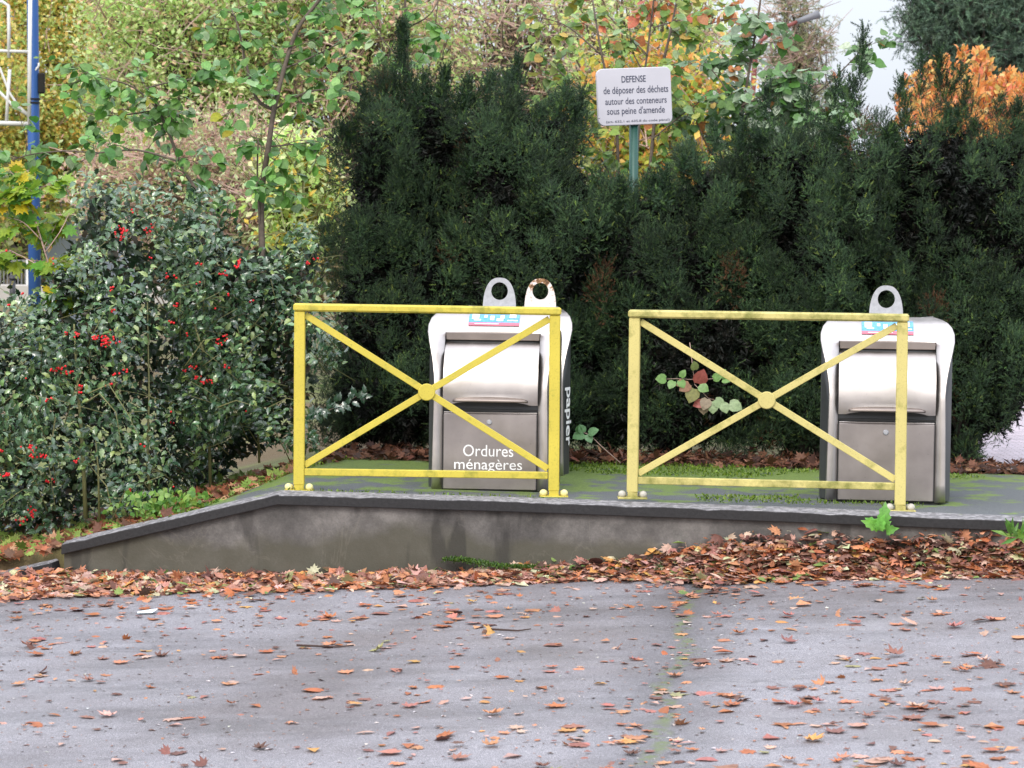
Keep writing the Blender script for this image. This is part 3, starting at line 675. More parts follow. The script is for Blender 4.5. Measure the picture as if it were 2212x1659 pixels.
# ---- yews
def yew(outline, Y, n, lab, seed, front=.5, depth=.45, base=None, leaders=(), tips=.16):
    poly0 = W2(outline, Y); cx = sum(p[0] for p in poly0)/len(poly0); zb = min(p[1] for p in poly0)
    t_ = empty('yew_shrub', (0, 0, 0), label=lab, cat='yew shrub', group='dark yews behind the footpath')
    area = abs(sum(poly0[i][0]*poly0[(i+1) % len(poly0)][1]-poly0[(i+1) % len(poly0)][0]*poly0[i][1] for i in range(len(poly0))))/2
    # lobes: rounded sprays with dark gaps between them; shoots radiate from each
    lp, lu, lk, _ = mass(outline, Y, int(area*104), front-.12, depth, .09, seed, .3, .4); nl = len(lp)
    lr = rng.uniform(.045, .105, nl); per = ((lr/.1)**2*74).astype(int)+6
    li = np.repeat(np.arange(nl), per); m0 = len(li)
    dd = rng.normal(0, .75, (m0, 3))+np.array([0, -.55, .42]); dd /= np.linalg.norm(dd, axis=1, keepdims=True)
    st = np.stack([np.ones(nl), np.ones(nl), rng.uniform(1.3, 2.5, nl)], 1)
    tc_ = lp[li]+np.array([0, 1, 0])*(rng.uniform(0, .16, nl)[li])[:, None]+dd*lr[li][:, None]*st[li]*rng.uniform(.6, 1.05, (m0, 1))
    q = 3; ci = np.repeat(np.arange(m0), q); m = len(ci)
    tip = dd[ci]*.9+rng.normal(0, .5, (m, 3))+np.array([0, -.05, .55]); p = tc_[ci]+rng.normal(0, .014, (m, 3))
    nrm = rng.normal(0, 1, (m, 3)); size = rng.uniform(.028, .050, m)
    cols = pal(m, [((54, 75, 50), 5), ((64, 87, 56), 4), ((45, 62, 46), 4), ((84, 108, 62), 1.3), ((116, 134, 66), .25)], .12)*rng.uniform(.6, 1.7, (nl, 1))[li][ci]
    dead = ((rng.uniform(0, 1, nl) < .022)[li][ci]) & (rng.uniform(0, 1, m) < .6); cols[dead] = np.array(lin(112, 78, 54))*rng.uniform(.6, 1.2, (dead.sum(), 1))
    leaders = list(leaders); tops = [q_ for q_ in outline if q_[1] < 440]
    for _ in range(9):
        i_ = rnd.randint(0, len(tops)-2); f_ = rnd.random(); u_ = tops[i_][0]+(tops[i_+1][0]-tops[i_][0])*f_; v_ = tops[i_][1]+(tops[i_+1][1]-tops[i_][1])*f_; leaders.append((u_, v_+35, u_+rnd.uniform(-12, 12), v_-rnd.uniform(0, 32), rnd.uniform(.02, .045)))
    # leader shoots
    P_, T_, S_ = [p], [tip], [size]; C_ = [cols]
    stems = MB()
    for (u0, v0, u1, v1, wdt) in leaders:
        a = np.array(P(u0, v0, Y-.15+rnd.uniform(-.1, .2))); b = np.array(P(u1, v1, Y-.1+rnd.uniform(-.1, .2))); ln = np.linalg.norm(b-a); q = int(ln*560*max(.5, wdt/.06))
        s = rng.uniform(0, 1, q); r_ = wdt*(1-s)**.7+.008
        pp = a+(b-a)*s[:, None]+rng.normal(0, 1, (q, 3))*r_[:, None]*.55
        tt = (b-a)/ln*1.0+rng.normal(0, .42, (q, 3))+(pp-(a+(b-a)*s[:, None]))/wdt*.25
        P_.append(pp); T_.append(tt); S_.append(rng.uniform(.05, .09, q)); C_.append(pal(q, [((50, 76, 48), 3), ((40, 60, 42), 3), ((80, 108, 54), 1)], .2))
    p = np.concatenate(P_); m = len(p)
    scatter('foliage', SHOOTS, p, np.concatenate(T_), rng.normal(0, 1, (m, 3)), np.concatenate(S_), np.concatenate(C_), m_needle, t_)
    # trunk and limbs inside
    for i in range(7):
        x = cx+rnd.uniform(-.3, .3); q = [Vector((cx+rnd.uniform(-.12, .12), Y+.05, -.05)), Vector(((cx+x)/2, Y+rnd.uniform(-.1, .1), .35)), Vector((x+(x-cx)*.8, Y+rnd.uniform(-.1, .15), .9))]
        stems.tube(q, .022, .008, 6)
    stems.build('trunk', m_barkd, t_, True)
    # added near-black fill: blocks light and paints shade into the gaps
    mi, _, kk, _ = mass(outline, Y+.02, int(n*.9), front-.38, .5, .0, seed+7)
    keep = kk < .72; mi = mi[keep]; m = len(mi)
    scatter('dark_inner_fill', [T_shoot(90, 22, .5, .12, .9)], mi, rng.normal(0, 1, (m, 3)), rng.normal(0, 1, (m, 3)), rng.uniform(.07, .12, m), pal(m, [((18, 24, 18), 3), ((26, 24, 18), 1)], .2), m_needle, t_)
    return t_
HY = 17.85
yew([(712, 985), (700, 800), (706, 640), (720, 540), (735, 400), (748, 300), (790, 240), (830, 200), (900, 195), (950, 190), (985, 215), (1010, 260), (1020, 400), (1030, 640), (1040, 985)],
    HY, 11500, 'tall dark yew at the left end of the hedge with one high upright leader', 21,
    leaders=[(868, 240, 873, 55, .085), (790, 250, 786, 195, .04), (955, 230, 962, 150, .05), (905, 220, 915, 165, .04), (745, 330, 738, 270, .04), (830, 230, 826, 175, .03)])
yew([(990, 985), (985, 640), (980, 400), (985, 260), (1010, 210), (1050, 190), (1100, 180), (1135, 215), (1165, 240), (1200, 215), (1240, 215), (1258, 280), (1262, 350), (1300, 385), (1320, 520), (1330, 985)],
    HY-.05, 9500, 'dark yew behind the household waste container, between the tall yew and the sign post', 22,
    leaders=[(1050, 230, 1060, 165, .045), (1105, 220, 1118, 130, .05), (1215, 250, 1222, 185, .05), (1245, 260, 1262, 190, .035), (1010, 240, 1003, 190, .03)])
yew([(1280, 990), (1275, 640), (1270, 400), (1320, 400), (1360, 418), (1420, 408), (1480, 385), (1530, 350), (1560, 318), (1600, 305), (1640, 305), (1665, 420), (1670, 985)],
    HY-.03, 9500, 'low dark yew in front of the green sign post, rising to the right of it', 23,
    leaders=[(1480, 400, 1476, 350, .04), (1552, 345, 1540, 270, .04), (1600, 330, 1606, 262, .04), (1390, 420, 1392, 385, .03)])
yew([(1620, 1000), (1615, 640), (1610, 325), (1640, 305), (1690, 298), (1760, 292), (1800, 285), (1850, 290), (1880, 310), (1920, 300), (1945, 400), (1950, 985)],
    HY-.05, 9500, 'dark yew straight behind the container with the plain door', 24,
    leaders=[(1655, 260, 1662, 190, .04), (1805, 235, 1812, 165, .05), (1830, 240, 1842, 175, .04), (1850, 250, 1866, 60, .018), (1745, 250, 1740, 190, .03)])
yew([(1900, 1005), (1895, 640), (1890, 300), (1940, 285), (1985, 258), (2040, 248), (2070, 265), (2110, 280), (2150, 272), (2230, 265), (2330, 300), (2330, 830), (2225, 915), (2170, 960), (2120, 995), (2090, 1010)],
    HY-.05, 12000, 'dark yew at the right end of the hedge, its foot undercut above the brick pavement', 25,
    leaders=[(1950, 260, 1948, 175, .05), (2035, 230, 2030, 110, .055), (1985, 220, 1990, 120, .02), (2080, 250, 2090, 185, .04), (2150, 260, 2158, 215, .04), (2195, 260, 2203, 220, .04), (2050, 200, 2076, 150, .025)])
# ---- holly
def holly(outline, Y, n, lab, seed, stems, berries, front=.7, depth=.65):
    t_ = empty('holly_bush', (0, 0, 0), label=lab, cat='holly', group='hollies with red berries')
    p, u, k, poly = mass(outline, Y, n, front, depth, .15, seed, .4, .6)
    kk_ = rng.uniform(0, 1, len(p)) > .8*k**1.5; p = p[kk_]
    cl = SN(seed+3, 8); c = cl(p[:, 0], p[:, 1], p[:, 2]); p = p[(c > -.7)]; m = len(p)
    sd_ = SN(seed+4, 5)  # sprays share a direction locally
    dx = sd_(p[:, 0], p[:, 1], p[:, 2]); dz = SN(seed+5, 5)(p[:, 0], p[:, 1], p[:, 2])
    tip = np.stack([dx*.9, -.45+0*dx, dz*.6+.15], 1)+rng.normal(0, .55, (m, 3))
    nrm = np.array([0, -.55, .8])+rng.normal(0, .5, (m, 3))
    cols = pal(m, [((68, 98, 66), 6), ((88, 118, 78), 4), ((50, 76, 54), 3), ((134, 156, 90), 1.3), ((106, 134, 78), 1.8)], .22)
    scatter('foliage', T_holly, p, tip, nrm, rng.uniform(.036, .062, m), cols, m_gloss, t_)
    tw_ = MB()
    for pts, r0, Yd in stems:
        q = [P(a, b_, Y+Yd) for a, b_ in pts]; mb = MB(); mb.tube(q, r0, r0*.35, 6); mb.build('stem', m_green_stem, t_, True)
    for i in range(130):      # twigs
        a = p[rng.integers(m)]; d = rng.normal(0, 1, 3); d[2] = abs(d[2])*.6+.3; d[1] = -abs(d[1])*.4; d /= np.linalg.norm(d); L_ = rng.uniform(.15, .4)
        tw_.tube([a-d*L_*.6+np.array([0, .08, 0]), a, a+d*L_*.5+np.array([0, -.02, -.02])], .0038, .0015, 4)
    tag(tw_.build('twigs', m_green_stem, t_, True), kind='stuff')
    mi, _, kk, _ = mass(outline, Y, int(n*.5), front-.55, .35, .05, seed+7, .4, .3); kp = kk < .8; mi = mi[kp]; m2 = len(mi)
    scatter('dark_fill_leaves', T_holly, mi, rng.normal(0, 1, (m2, 3)), rng.normal(0, .6, (m2, 3))+np.array([0, -.3, .8]), rng.uniform(.05, .075, m2), pal(m2, [((36, 54, 36), 3), ((50, 66, 42), 2), ((70, 62, 44), 1)], .2), m_leaf, t_)  # dark filler leaves: shade inside the bush is put into their colour
    bm_ = MB()
    for (bu, bv_, cnt, sp) in berries:
        c0 = P(bu, bv_, Y-front+.1)
        # sit just in front of the nearest leaves
        near = np.hypot(p[:, 0]-c0.x, p[:, 2]-c0.z) < .05
        y = (p[near, 1].min()-.005) if near.any() else c0.y
        for j in range(cnt): bm_.sphere((c0.x+rnd.gauss(0, sp), y+rnd.uniform(-.01, .04), c0.z+rnd.gauss(0, sp*.7)), rnd.uniform(.0055, .0075), 6, 4)
    tag(bm_.build('berries', m_berry, t_, True), kind='stuff')
    return t_
def rb(n, u0, u1, v0, v1): return [(rnd.uniform(u0, u1), rnd.uniform(v0, v1), rnd.randint(1, 5), .008) for _ in range(n)]
holly([(-120, 1190), (-120, 690), (0, 660), (70, 640), (105, 580), (120, 490), (165, 430), (205, 380), (260, 385), (300, 420), (345, 470), (375, 620), (400, 800), (440, 1000), (400, 1075), (300, 1120), (200, 1150), (60, 1175)],
      16.3, 10000, 'large glossy holly at the left edge, full of red berries, behind the low wall end', 31,
      [([(185, 1120), (180, 1000), (172, 880), (165, 800), (160, 700)], .014, -.45), ([(215, 1125), (212, 1010), (205, 930)], .008, -.5), ([(330, 1130), (318, 1000), (322, 850), (318, 640)], .010, -.2),
       ([(185, 870), (215, 850), (250, 890), (262, 960)], .005, -.72), ([(190, 850), (235, 830), (280, 900), (300, 950)], .004, -.72), ([(240, 1130), (270, 1060), (310, 1090), (350, 1100)], .005, -.6), ([(250, 1130), (230, 1050), (190, 1000)], .006, -.55), ([(120, 900), (105, 1000), (120, 1100)], .005, -.6)],
      [(250, 500, 16, .020), (243, 512, 10, .014), (290, 495, 10, .018), (275, 455, 3, .01), (232, 738, 24, .024), (210, 728, 16, .016), (340, 600, 4, .01), (120, 800, 8, .014), (132, 792, 6, .012), (115, 860, 5, .012), (85, 958, 12, .018), (92, 972, 8, .02),
       (60, 1112, 14, .022), (45, 1125, 8, .016), (100, 1040, 7, .014), (240, 625, 4, .01), (170, 725, 6, .012), (150, 805, 6, .014), (180, 835, 6, .016), (240, 830, 4, .01), (250, 810, 4, .01), (22, 1022, 10, .018), (110, 975, 5, .012)]+rb(20, 0, 380, 520, 1120))
holly([(330, 1110), (330, 900), (330, 700), (300, 520), (330, 455), (400, 440), (470, 470), (560, 480), (640, 500), (690, 545), (700, 600), (700, 700), (690, 800), (700, 860), (680, 930), (650, 985), (560, 1010), (470, 1060), (420, 1090)],
      16.9, 9000, 'glossy holly beside the left end of the bright yellow barrier, touching the tall yew', 32,
      [([(455, 1060), (450, 900), (440, 760), (442, 600)], .011, -.3), ([(440, 760), (432, 740), (420, 700)], .010, -.75), ([(560, 1000), (555, 860), (560, 700)], .008, -.1), ([(400, 790), (440, 735), (470, 730)], .004, -.8), ([(470, 880), (510, 865), (560, 880)], .004, -.8), ([(580, 880), (620, 860), (660, 870)], .003, -.8)],
      [(520, 565, 8, .012), (515, 575, 6, .012), (478, 738, 8, .016), (490, 725, 4, .01), (440, 820, 6, .014), (420, 790, 5, .01), (495, 790, 5, .014), (430, 815, 6, .012), (385, 600, 3, .008), (390, 655, 5, .01), (460, 820, 4, .01)]+rb(14, 350, 690, 520, 960))
# trailing holly sprig in front of the yew, seen through the barrier
def sprig(name, lab, cat, stems, leaves, size, cols, T, mat, Y, r=.0025):
    t_ = empty(name, P(*stems[0][0], Y), label=lab, cat=cat); o = np.array(t_.location)
    mb = MB()
    for s in stems: mb.tube([np.array(P(a, b_, Y))-o for a, b_ in s], r, r*.5, 5)
    mb.build('stem', m_twig, t_, True)
    n_ = len(leaves); p = np.array([np.array(P(a[0], a[1], Y-.02))-o for a in leaves])
    tp = np.array([[math.cos(math.radians(a[2])), rnd.uniform(-.4, .1), math.sin(math.radians(a[2]))] for a in leaves])
    nr = np.array([[rnd.uniform(-.3, .3), -.8, rnd.uniform(.1, .8)] for a in leaves])
    cc = np.array([lin(*(a[4] if len(a) > 4 else cols)) for a in leaves]); sz = np.array([a[3] if len(a) > 3 else size for a in leaves])
    scatter('leaves', T, p, tp, nr, sz, cc, mat, t_); return t_
GRN = (118, 158, 84); PNK = (168, 92, 84); PAL = (148, 170, 122)
sprig('bramble_sprig', 'bramble shoot with green and reddish leaves hanging before the yews inside the right barrier', 'bramble',
      [[(1490, 740), (1497, 800), (1500, 830)], [(1500, 820), (1460, 818), (1415, 820)], [(1500, 820), (1545, 818), (1570, 815)], [(1500, 830), (1530, 860), (1580, 875)]],
      [(1440, 818, 180, .07, GRN), (1455, 822, 240, .06, GRN), (1468, 820, 300, .06, GRN), (1470, 815, 60, .055, GRN), (1480, 825, 200, .06, (150, 120, 80)), (1490, 828, 215, .08, (150, 110, 80)), (1502, 800, 100, .06, (126, 140, 84)), (1508, 830, 70, .1, PNK), (1510, 832, -30, .07, GRN),
       (1500, 838, 250, .1, (130, 130, 70)), (1540, 818, 20, .06, GRN), (1556, 815, 60, .06, GRN), (1560, 820, -10, .05, GRN), (1520, 868, 200, .07, PNK), (1528, 860, 250, .08, (150, 134, 110)), (1540, 866, 270, .08, PAL), (1545, 862, 320, .08, PAL), (1562, 870, 290, .07, PAL), (1575, 870, -25, .09, PAL), (1520, 868, 270, .08, (158, 140, 118))],
      .07, GRN, T_round, m_leaf, 17.1)
sprig('bramble_sprig', 'small green bramble sprig just right of the dark container lettered papier', 'bramble',
      [[(1340, 1000), (1300, 965), (1275, 940)], [(1275, 940), (1262, 935), (1240, 935)]],
      [(1262, 935, 120, .06, (126, 170, 120)), (1262, 936, 200, .08, (110, 158, 100)), (1270, 935, 20, .07, (126, 170, 120)), (1268, 938, -60, .06, (126, 170, 120)), (1250, 935, 90, .05, (110, 158, 100))], .06, GRN, T_round, m_leaf, 16.9, .004)
sprig('holly_sprig', 'glossy holly sprig reaching into the left half of the bright yellow barrier', 'holly',
      [[(650, 900), (700, 892), (760, 862), (790, 845)]],
      [(a, 892-(a-690)*.42+rnd.uniform(-8, 8), rnd.uniform(-80, 110), .055, (36, 66, 44)) for a in range(660, 790, 4)], .05, GRN, T_holly, m_gloss, 16.3)
# ---- broadleaf trees with visible limbs
def broad(name, lab, cat, limbs, Y, twig_n, twig_l, leafT, lsize, lspace, cols, mat=None, bark=None, group=None, yspread=.35, droop=.3, zmin=None, wood='trunk', sub=2):
    t_ = empty(name, (0, 0, 0), label=lab, cat=cat, group=group)
    mb = MB(); LP, LT, LN = [], [], []
    def leaves_on(q):
        for i in range(len(q)-1):
            a, b = q[i], q[i+1]; ln = (b-a).length; k = max(1, int(ln/lspace))
            for j in range(k):
                c = a.lerp(b, (j+rnd.random())/k); d = (b-a).normalized(); s = Vector((rnd.gauss(0, 1), rnd.gauss(0, 1), rnd.gauss(0, .5))).normalized()
                LP.append(c+s*.015); LT.append(d*.5+s*.8+Vector((0, 0, -.45))); LN.append(Vector((rnd.gauss(0, .45), -.45+rnd.gauss(0, .45), .8)))
    def twig(a, d, L_, r, lvl):
        q = [a]; n_ = 5
        for i in range(n_):
            d = (d+Vector((rnd.gauss(0, .18), rnd.gauss(0, .18), rnd.gauss(0, .15)-droop*.12*i))).normalized(); q.append(q[-1]+d*L_/n_)
        mb.tube(q, r, r*.4, 4, False); leaves_on(q[1:])
        if lvl > 0:
            for i in range(sub):
                k = rnd.randint(1, n_-1); s = (d+Vector((rnd.gauss(0, .7), rnd.gauss(0, .7), rnd.gauss(0, .6)))).normalized(); twig(q[k], s, L_*.55, r*.6, lvl-1)
    for li in limbs:
        pts, r0, r1, dens = li[:4]; q = [P(a, b_, Y+(li[4] if len(li) > 4 else 0)+yspread*rnd.gauss(0, .3)*(i/len(pts))) for i, (a, b_) in enumerate(pts)]
        # smooth
        qq = []
        for i in range(len(q)-1):
            for s in range(4):
                tt = s/4; p0_, p1_, p2_, p3_ = q[max(i-1, 0)], q[i], q[i+1], q[min(i+2, len(q)-1)]
                qq.append(.5*((2*p1_)+(-p0_+p2_)*tt+(2*p0_-5*p1_+4*p2_-p3_)*tt*tt+(-p0_+3*p1_-3*p2_+p3_)*tt**3))
        qq.append(q[-1]); mb.tube(qq, r0, r1, 7)
        tot = sum((qq[i+1]-qq[i]).length for i in range(len(qq)-1)); nt_ = int(tot*twig_n*dens)
        for _ in range(nt_):
            i = rnd.randint(int(len(qq)*.15), len(qq)-2); a = qq[i].lerp(qq[i+1], rnd.random()); ax = (qq[i+1]-qq[i]).normalized()
            s = Vector((rnd.gauss(0, 1), rnd.gauss(0, .8), rnd.gauss(0, .35))).normalized(); twig(a, (s+ax*.5).normalized(), twig_l*rnd.uniform(.6, 1.2), .0035, 1)
    mb.build(wood, bark or m_bark, t_, True)
    m = len(LP); LPn = np.array([tuple(x) for x in LP])
    scatter('foliage', leafT, LPn, np.array([tuple(x) for x in LT]), np.array([tuple(x) for x in LN]), rng.uniform(lsize*.6, lsize*1.15, m), pal(m, cols, .22), mat or m_leaf, t_)
    return t_
GL = [((96, 142, 62), 5), ((122, 164, 92), 3), ((72, 118, 52), 4), ((150, 178, 130), 1.5), ((150, 150, 50), .5), ((110, 150, 84), 2)]
broad('young_tree', 'young round-leaved tree with a thin forked trunk rising behind the hollies', 'tree',
      [([(566, 760), (566, 560), (565, 423), (580, 317), (592, 237), (614, 148), (643, 63), (690, 0), (730, -60)], .022, .009, 1.0), ([(563, 520), (556, 380), (558, 300)], .008, .004, .5),
       ([(592, 237), (554, 212), (529, 127), (515, 60), (500, 20)], .012, .004, 1.3), ([(520, 760), (470, 487), (423, 410), (393, 360), (368, 296), (343, 237), (318, 190)], .016, .006, 1.2),
       ([(381, 347), (296, 324), (212, 330), (140, 326), (60, 335), (20, 350)], .007, .003, 1.6, -.3), ([(343, 237), (290, 190), (230, 170), (175, 160)], .006, .003, 1.4), ([(318, 190), (380, 175), (460, 170)], .006, .003, 1.0),
       ([(592, 237), (660, 200), (730, 190), (780, 175)], .007, .003, 1.2), ([(580, 317), (650, 310), (720, 300)], .006, .003, 1.1), ([(614, 148), (680, 120), (760, 80)], .006, .003, .8), ([(343, 237), (250, 250), (190, 245)], .006, .003, 1.0)],
      17.3, 8.5, .26, T_round, .076, .065, GL)
broad('maple_sapling', 'yellowing maple sapling in front of the blue pole at the left edge', 'tree',
      [([(150, 760), (116, 610), (91, 524), (64, 437), (40, 380)], .007, .003, 1.2), ([(110, 590), (60, 560), (20, 540)], .004, .002, 1.2), ([(98, 545), (130, 500), (150, 460)], .004, .002, .8), ([(70, 450), (20, 430), (-20, 420)], .004, .002, 1.2), ([(90, 520), (50, 480), (15, 470)], .004, .002, 1)],
      16.2, 9, .15, [T_maple(1, .1), T_maple(2, -.1)], .10, .045, [((140, 160, 40), 4), ((120, 156, 50), 4), ((190, 170, 40), 1.5), ((90, 140, 50), 2)], bark=m_twig, wood='stem')
broad('hedge_sapling', 'green sapling growing up through the tall left yew at the top of the picture', 'tree',
      [([(905, 420), (890, 260), (880, 120), (875, 0), (880, -80)], .012, .006, 1.0), ([(885, 150), (830, 90), (790, 30)], .006, .003, 1.2), ([(890, 250), (840, 260), (775, 250)], .005, .003, 1), ([(880, 60), (930, 30), (960, -30)], .006, .003, 1)],
      18.3, 7, .22, T_round, .07, .06, GL)
YG = [((128, 150, 66), 4), ((160, 166, 84), 2.5), ((98, 132, 64), 5), ((190, 160, 84), .8), ((150, 172, 122), 1.6)]
broad('young_tree', 'leafy yellow-green young tree directly behind the white warning sign', 'tree',
      [([(1335, 560), (1335, 400), (1330, 260), (1300, 120), (1280, 0)], .014, .006, 1), ([(1370, 560), (1400, 400), (1420, 200), (1450, 60), (1470, -40)], .016, .006, 1), ([(1330, 400), (1290, 330), (1240, 260), (1190, 180)], .008, .003, 1.3),
       ([(1330, 260), (1250, 190), (1180, 130)], .006, .003, 1.2), ([(1400, 400), (1460, 360), (1520, 340)], .007, .003, 1.4), ([(1390, 440), (1330, 400), (1290, 390)], .006, .003, 1.2), ([(1420, 200), (1370, 120), (1360, 60)], .006, .003, .9), ([(1410, 300), (1470, 250), (1500, 230)], .006, .003, 1.2), ([(1300, 120), (1230, 60), (1180, 40)], .006, .003, .8), ([(1390, 500), (1440, 430), (1480, 420)], .006, .003, 1.2)],
      19.2, 10, .26, T_heart, .075, .055, YG)
PG = [((104, 140, 88), 4), ((142, 166, 132), 3), ((84, 124, 60), 3), ((170, 184, 160), 1.5), ((180, 120, 70), .4)]
broad('poplar_sapling', 'round-leaved poplar sapling to the right of the warning sign, its tips against the sky', 'tree',
      [([(1560, 520), (1580, 380), (1600, 260), (1622, 130), (1640, 20), (1650, -60)], .014, .006, .8), ([(1580, 330), (1660, 270), (1720, 230), (1790, 180), (1860, 110), (1885, 90)], .008, .003, .6), ([(1590, 300), (1680, 250), (1760, 240), (1830, 225)], .008, .003, 1.8), ([(1590, 350), (1670, 320), (1740, 290), (1800, 280)], .008, .003, 1.8),
       ([(1600, 250), (1560, 180), (1520, 130)], .007, .003, 1.2), ([(1575, 400), (1520, 300), (1490, 220)], .007, .003, 1.3), ([(1600, 230), (1680, 190), (1700, 160)], .006, .003, 1.6), ([(1590, 290), (1640, 230), (1720, 200)], .006, .003, 1.8)],
      19.4, 17, .22, T_heart, .082, .06, PG)
OG = [((188, 122, 76), 3), ((176, 96, 64), 2), ((150, 150, 60), 2), ((110, 140, 70), 3)]
broad('autumn_sapling', 'sapling with rusty orange and green leaves above the warning sign', 'tree',
      [([(1372, 400), (1385, 220), (1400, 100), (1412, 0), (1420, -60)], .010, .005, .7), ([(1400, 120), (1340, 60), (1290, 10)], .006, .003, 1), ([(1410, 60), (1480, 40), (1560, 20)], .006, .003, 1.1), ([(1390, 180), (1450, 140), (1510, 130)], .006, .003, .9), ([(1500, 60), (1590, 40), (1640, 60)], .005, .003, .9)],
      20.3, 6, .25, T_heart, .085, .08, OG)
# ---- background trees
def crown_tree(name, lab, cat, base, centre, radii, clumps, per, sig, T, lsize, cols, twigcol, ntw, mat=None, trunk_r=.12, group=None, droop=0, seed=0, flat=1.0, upright=0, twl=.5):
    t_ = empty(name, (0, 0, 0), label=lab, cat=cat, group=group)
    r = np.random.default_rng(seed+100); c0 = np.array(centre); R_ = np.array(radii)
    cl = r.normal(0, 1, (clumps, 3)); cl /= np.linalg.norm(cl, axis=1, keepdims=True); cl = c0+cl*R_*(r.uniform(.15, 1, (clumps, 1))**.5)
    mb = MB(); b0 = np.array(base); top = c0+np.array([0, 0, R_[2]*.4])
    mb.tube([b0, (b0*.5+c0*.5)+r.normal(0, .1, 3), c0, top], trunk_r, trunk_r*.35, 8)
    for i in range(min(clumps, ntw)):
        s = r.uniform(.1, .95); st = b0+(c0-b0)*min(1, s*1.1)+(top-c0)*max(0, s-.8); e_ = cl[i % clumps]
        mid = (st+e_)/2+r.normal(0, .15, 3)+np.array([0, 0, .15]); mb.tube([st, mid, e_], trunk_r*.22, trunk_r*.06, 5, False)
    mb.build('trunk', twigcol[0], t_, True)
    mb = MB()
    for i in range(ntw*3):
        c = cl[r.integers(clumps)]; d = r.normal(0, 1, 3); d[2] = d[2]*.6+.4+upright; d /= np.linalg.norm(d); L_ = r.uniform(.5, 1.3)*twl
        k = c+d*L_*.5+r.normal(0, .05, 3); mb.tube([c-d*L_*.3, k, k+d*L_*.6+np.array([0, 0, -droop*.3])], .010, .004, 3, False)
    tag(mb.build('twigs', twigcol[1], t_, False, False), kind='stuff')
    m = clumps*per; ci = np.repeat(np.arange(clumps), per); p = cl[ci]+r.normal(0, 1, (m, 3))*np.array([sig, sig, sig*flat])
    tip = r.normal(0, 1, (m, 3))+np.array([0, -.2, -.4*droop*2+upright]); nrm = r.normal(0, .6, (m, 3))+np.array([0, -.5, .7])
    cc = pal(m, cols, .22)*(r.uniform(.85, 1.2, (clumps, 1))[ci])
    scatter('crown', T, p, tip, nrm, r.uniform(lsize*.6, lsize*1.2, m), np.clip(cc*1.15, 0, .9), mat or m_far, t_)
    return t_
def BG(u, v, Y, zb=-.5): c = P(u, v, Y); return (c.x, Y, zb), (c.x, Y, c.z)
def bgt(u, v, Y, rx, rz, *a, **k):   # radii in reference pixels
    b, c = BG(u, v, Y); s = Y/FPX/K; return b, c, (rx*s, rx*s*.8, rz*s)
YEL = [((216, 186, 100), 4), ((220, 206, 132), 3), ((186, 196, 110), 5), ((208, 160, 90), 1.2), ((160, 184, 104), 4)]
PGR = [((180, 204, 126), 6), ((198, 214, 156), 3), ((144, 176, 92), 3), ((214, 222, 160), 1.5), ((206, 176, 140), 2)]
PNKL = [((176, 144, 128), 3), ((190, 160, 140), 2), ((172, 190, 124), 2.5), ((196, 206, 160), 2)]
tw = (m_bark, m_twig)
b, c, r_ = bgt(120, 120, 40, 260, 420); crown_tree('maple_tree', 'yellow and orange maple behind the blue pole at the far left', 'tree', b, c, r_, 300, 150, .24, T_quadl, .085, YEL, tw, 60, group='autumn trees beyond the hedge', seed=1)
b, c, r_ = bgt(-120, 250, 38, 200, 300); crown_tree('maple_tree', 'orange maple cut off by the left edge of the picture behind the white lattice', 'tree', b, c, r_, 180, 140, .24, T_quadl, .085, YEL, tw, 80, group='autumn trees beyond the hedge', seed=2)
b, c, r_ = bgt(430, 120, 34, 250, 300); crown_tree('willow_tree', 'pale green willow with pinkish twigs behind the young forked tree', 'tree', b, c, r_, 300, 150, .22, [T_narrow, T_quadl], .08, PGR, tw, 200, group='pale thicket trees', seed=3)
b, c, r_ = bgt(430, 400, 30, 260, 160); crown_tree('thicket_shrub', 'brownish pink thicket low behind the hollies', 'shrub', b, c, r_, 200, 90, .18, [T_narrow, T_quadl], .065, PNKL, tw, 200, group='pale thicket trees', seed=4, trunk_r=.05)
b, c, r_ = bgt(780, 120, 34, 230, 260); crown_tree('willow_tree', 'pale green and pink twiggy willow behind the tallest yew leader', 'tree', b, c, r_, 230, 75, .22, [T_narrow, T_quadl], .08, PGR+[((196, 160, 140), 3)], tw, 180, group='pale thicket trees', seed=5)
b, c, r_ = bgt(1110, 140, 36, 280, 230); crown_tree('bare_tree', 'half bare pinkish twiggy tree in front of the sky, left of the warning sign', 'tree', b, c, r_, 170, 46, .25, [T_narrow, T_quadl], .08, PGR+[((190, 150, 130), .7)], tw, 230, group='pale thicket trees', seed=6, twl=1.0)
b, c, r_ = bgt(1420, 280, 30, 200, 190); crown_tree('thicket_shrub', 'yellow and orange shrub far behind the sign post', 'shrub', b, c, r_, 130, 60, .18, T_quadl, .10, [((170, 170, 70), 3), ((206, 170, 90), 2), ((214, 150, 80), 1.5), ((130, 156, 70), 2)], tw, 120, group='pale thicket trees', seed=7, trunk_r=.06)
b, c, r_ = bgt(635, 430, 23, 85, 120); crown_tree('variegated_shrub', 'bright pale variegated shrub glimpsed between the hollies and the tall yew', 'shrub', b, c, r_, 60, 60, .12, [T_ell, T_quadl], .085, [((206, 218, 160), 3), ((170, 196, 110), 3), ((226, 190, 90), 1)], (m_barkd, m_green_stem), 50, seed=8, trunk_r=.04)
b, c, r_ = bgt(1722, 130, 48, 70, 150); crown_tree('larch_tree', 'pale olive larch against the sky behind the poplar sapling', 'tree', (b[0], b[1], -.5), c, r_, 80, 26, .16, SHOOTS[:2], .16, [((128, 132, 92), 3), ((150, 150, 110), 2), ((100, 110, 84), 2)], tw, 150, mat=m_needle, seed=9)
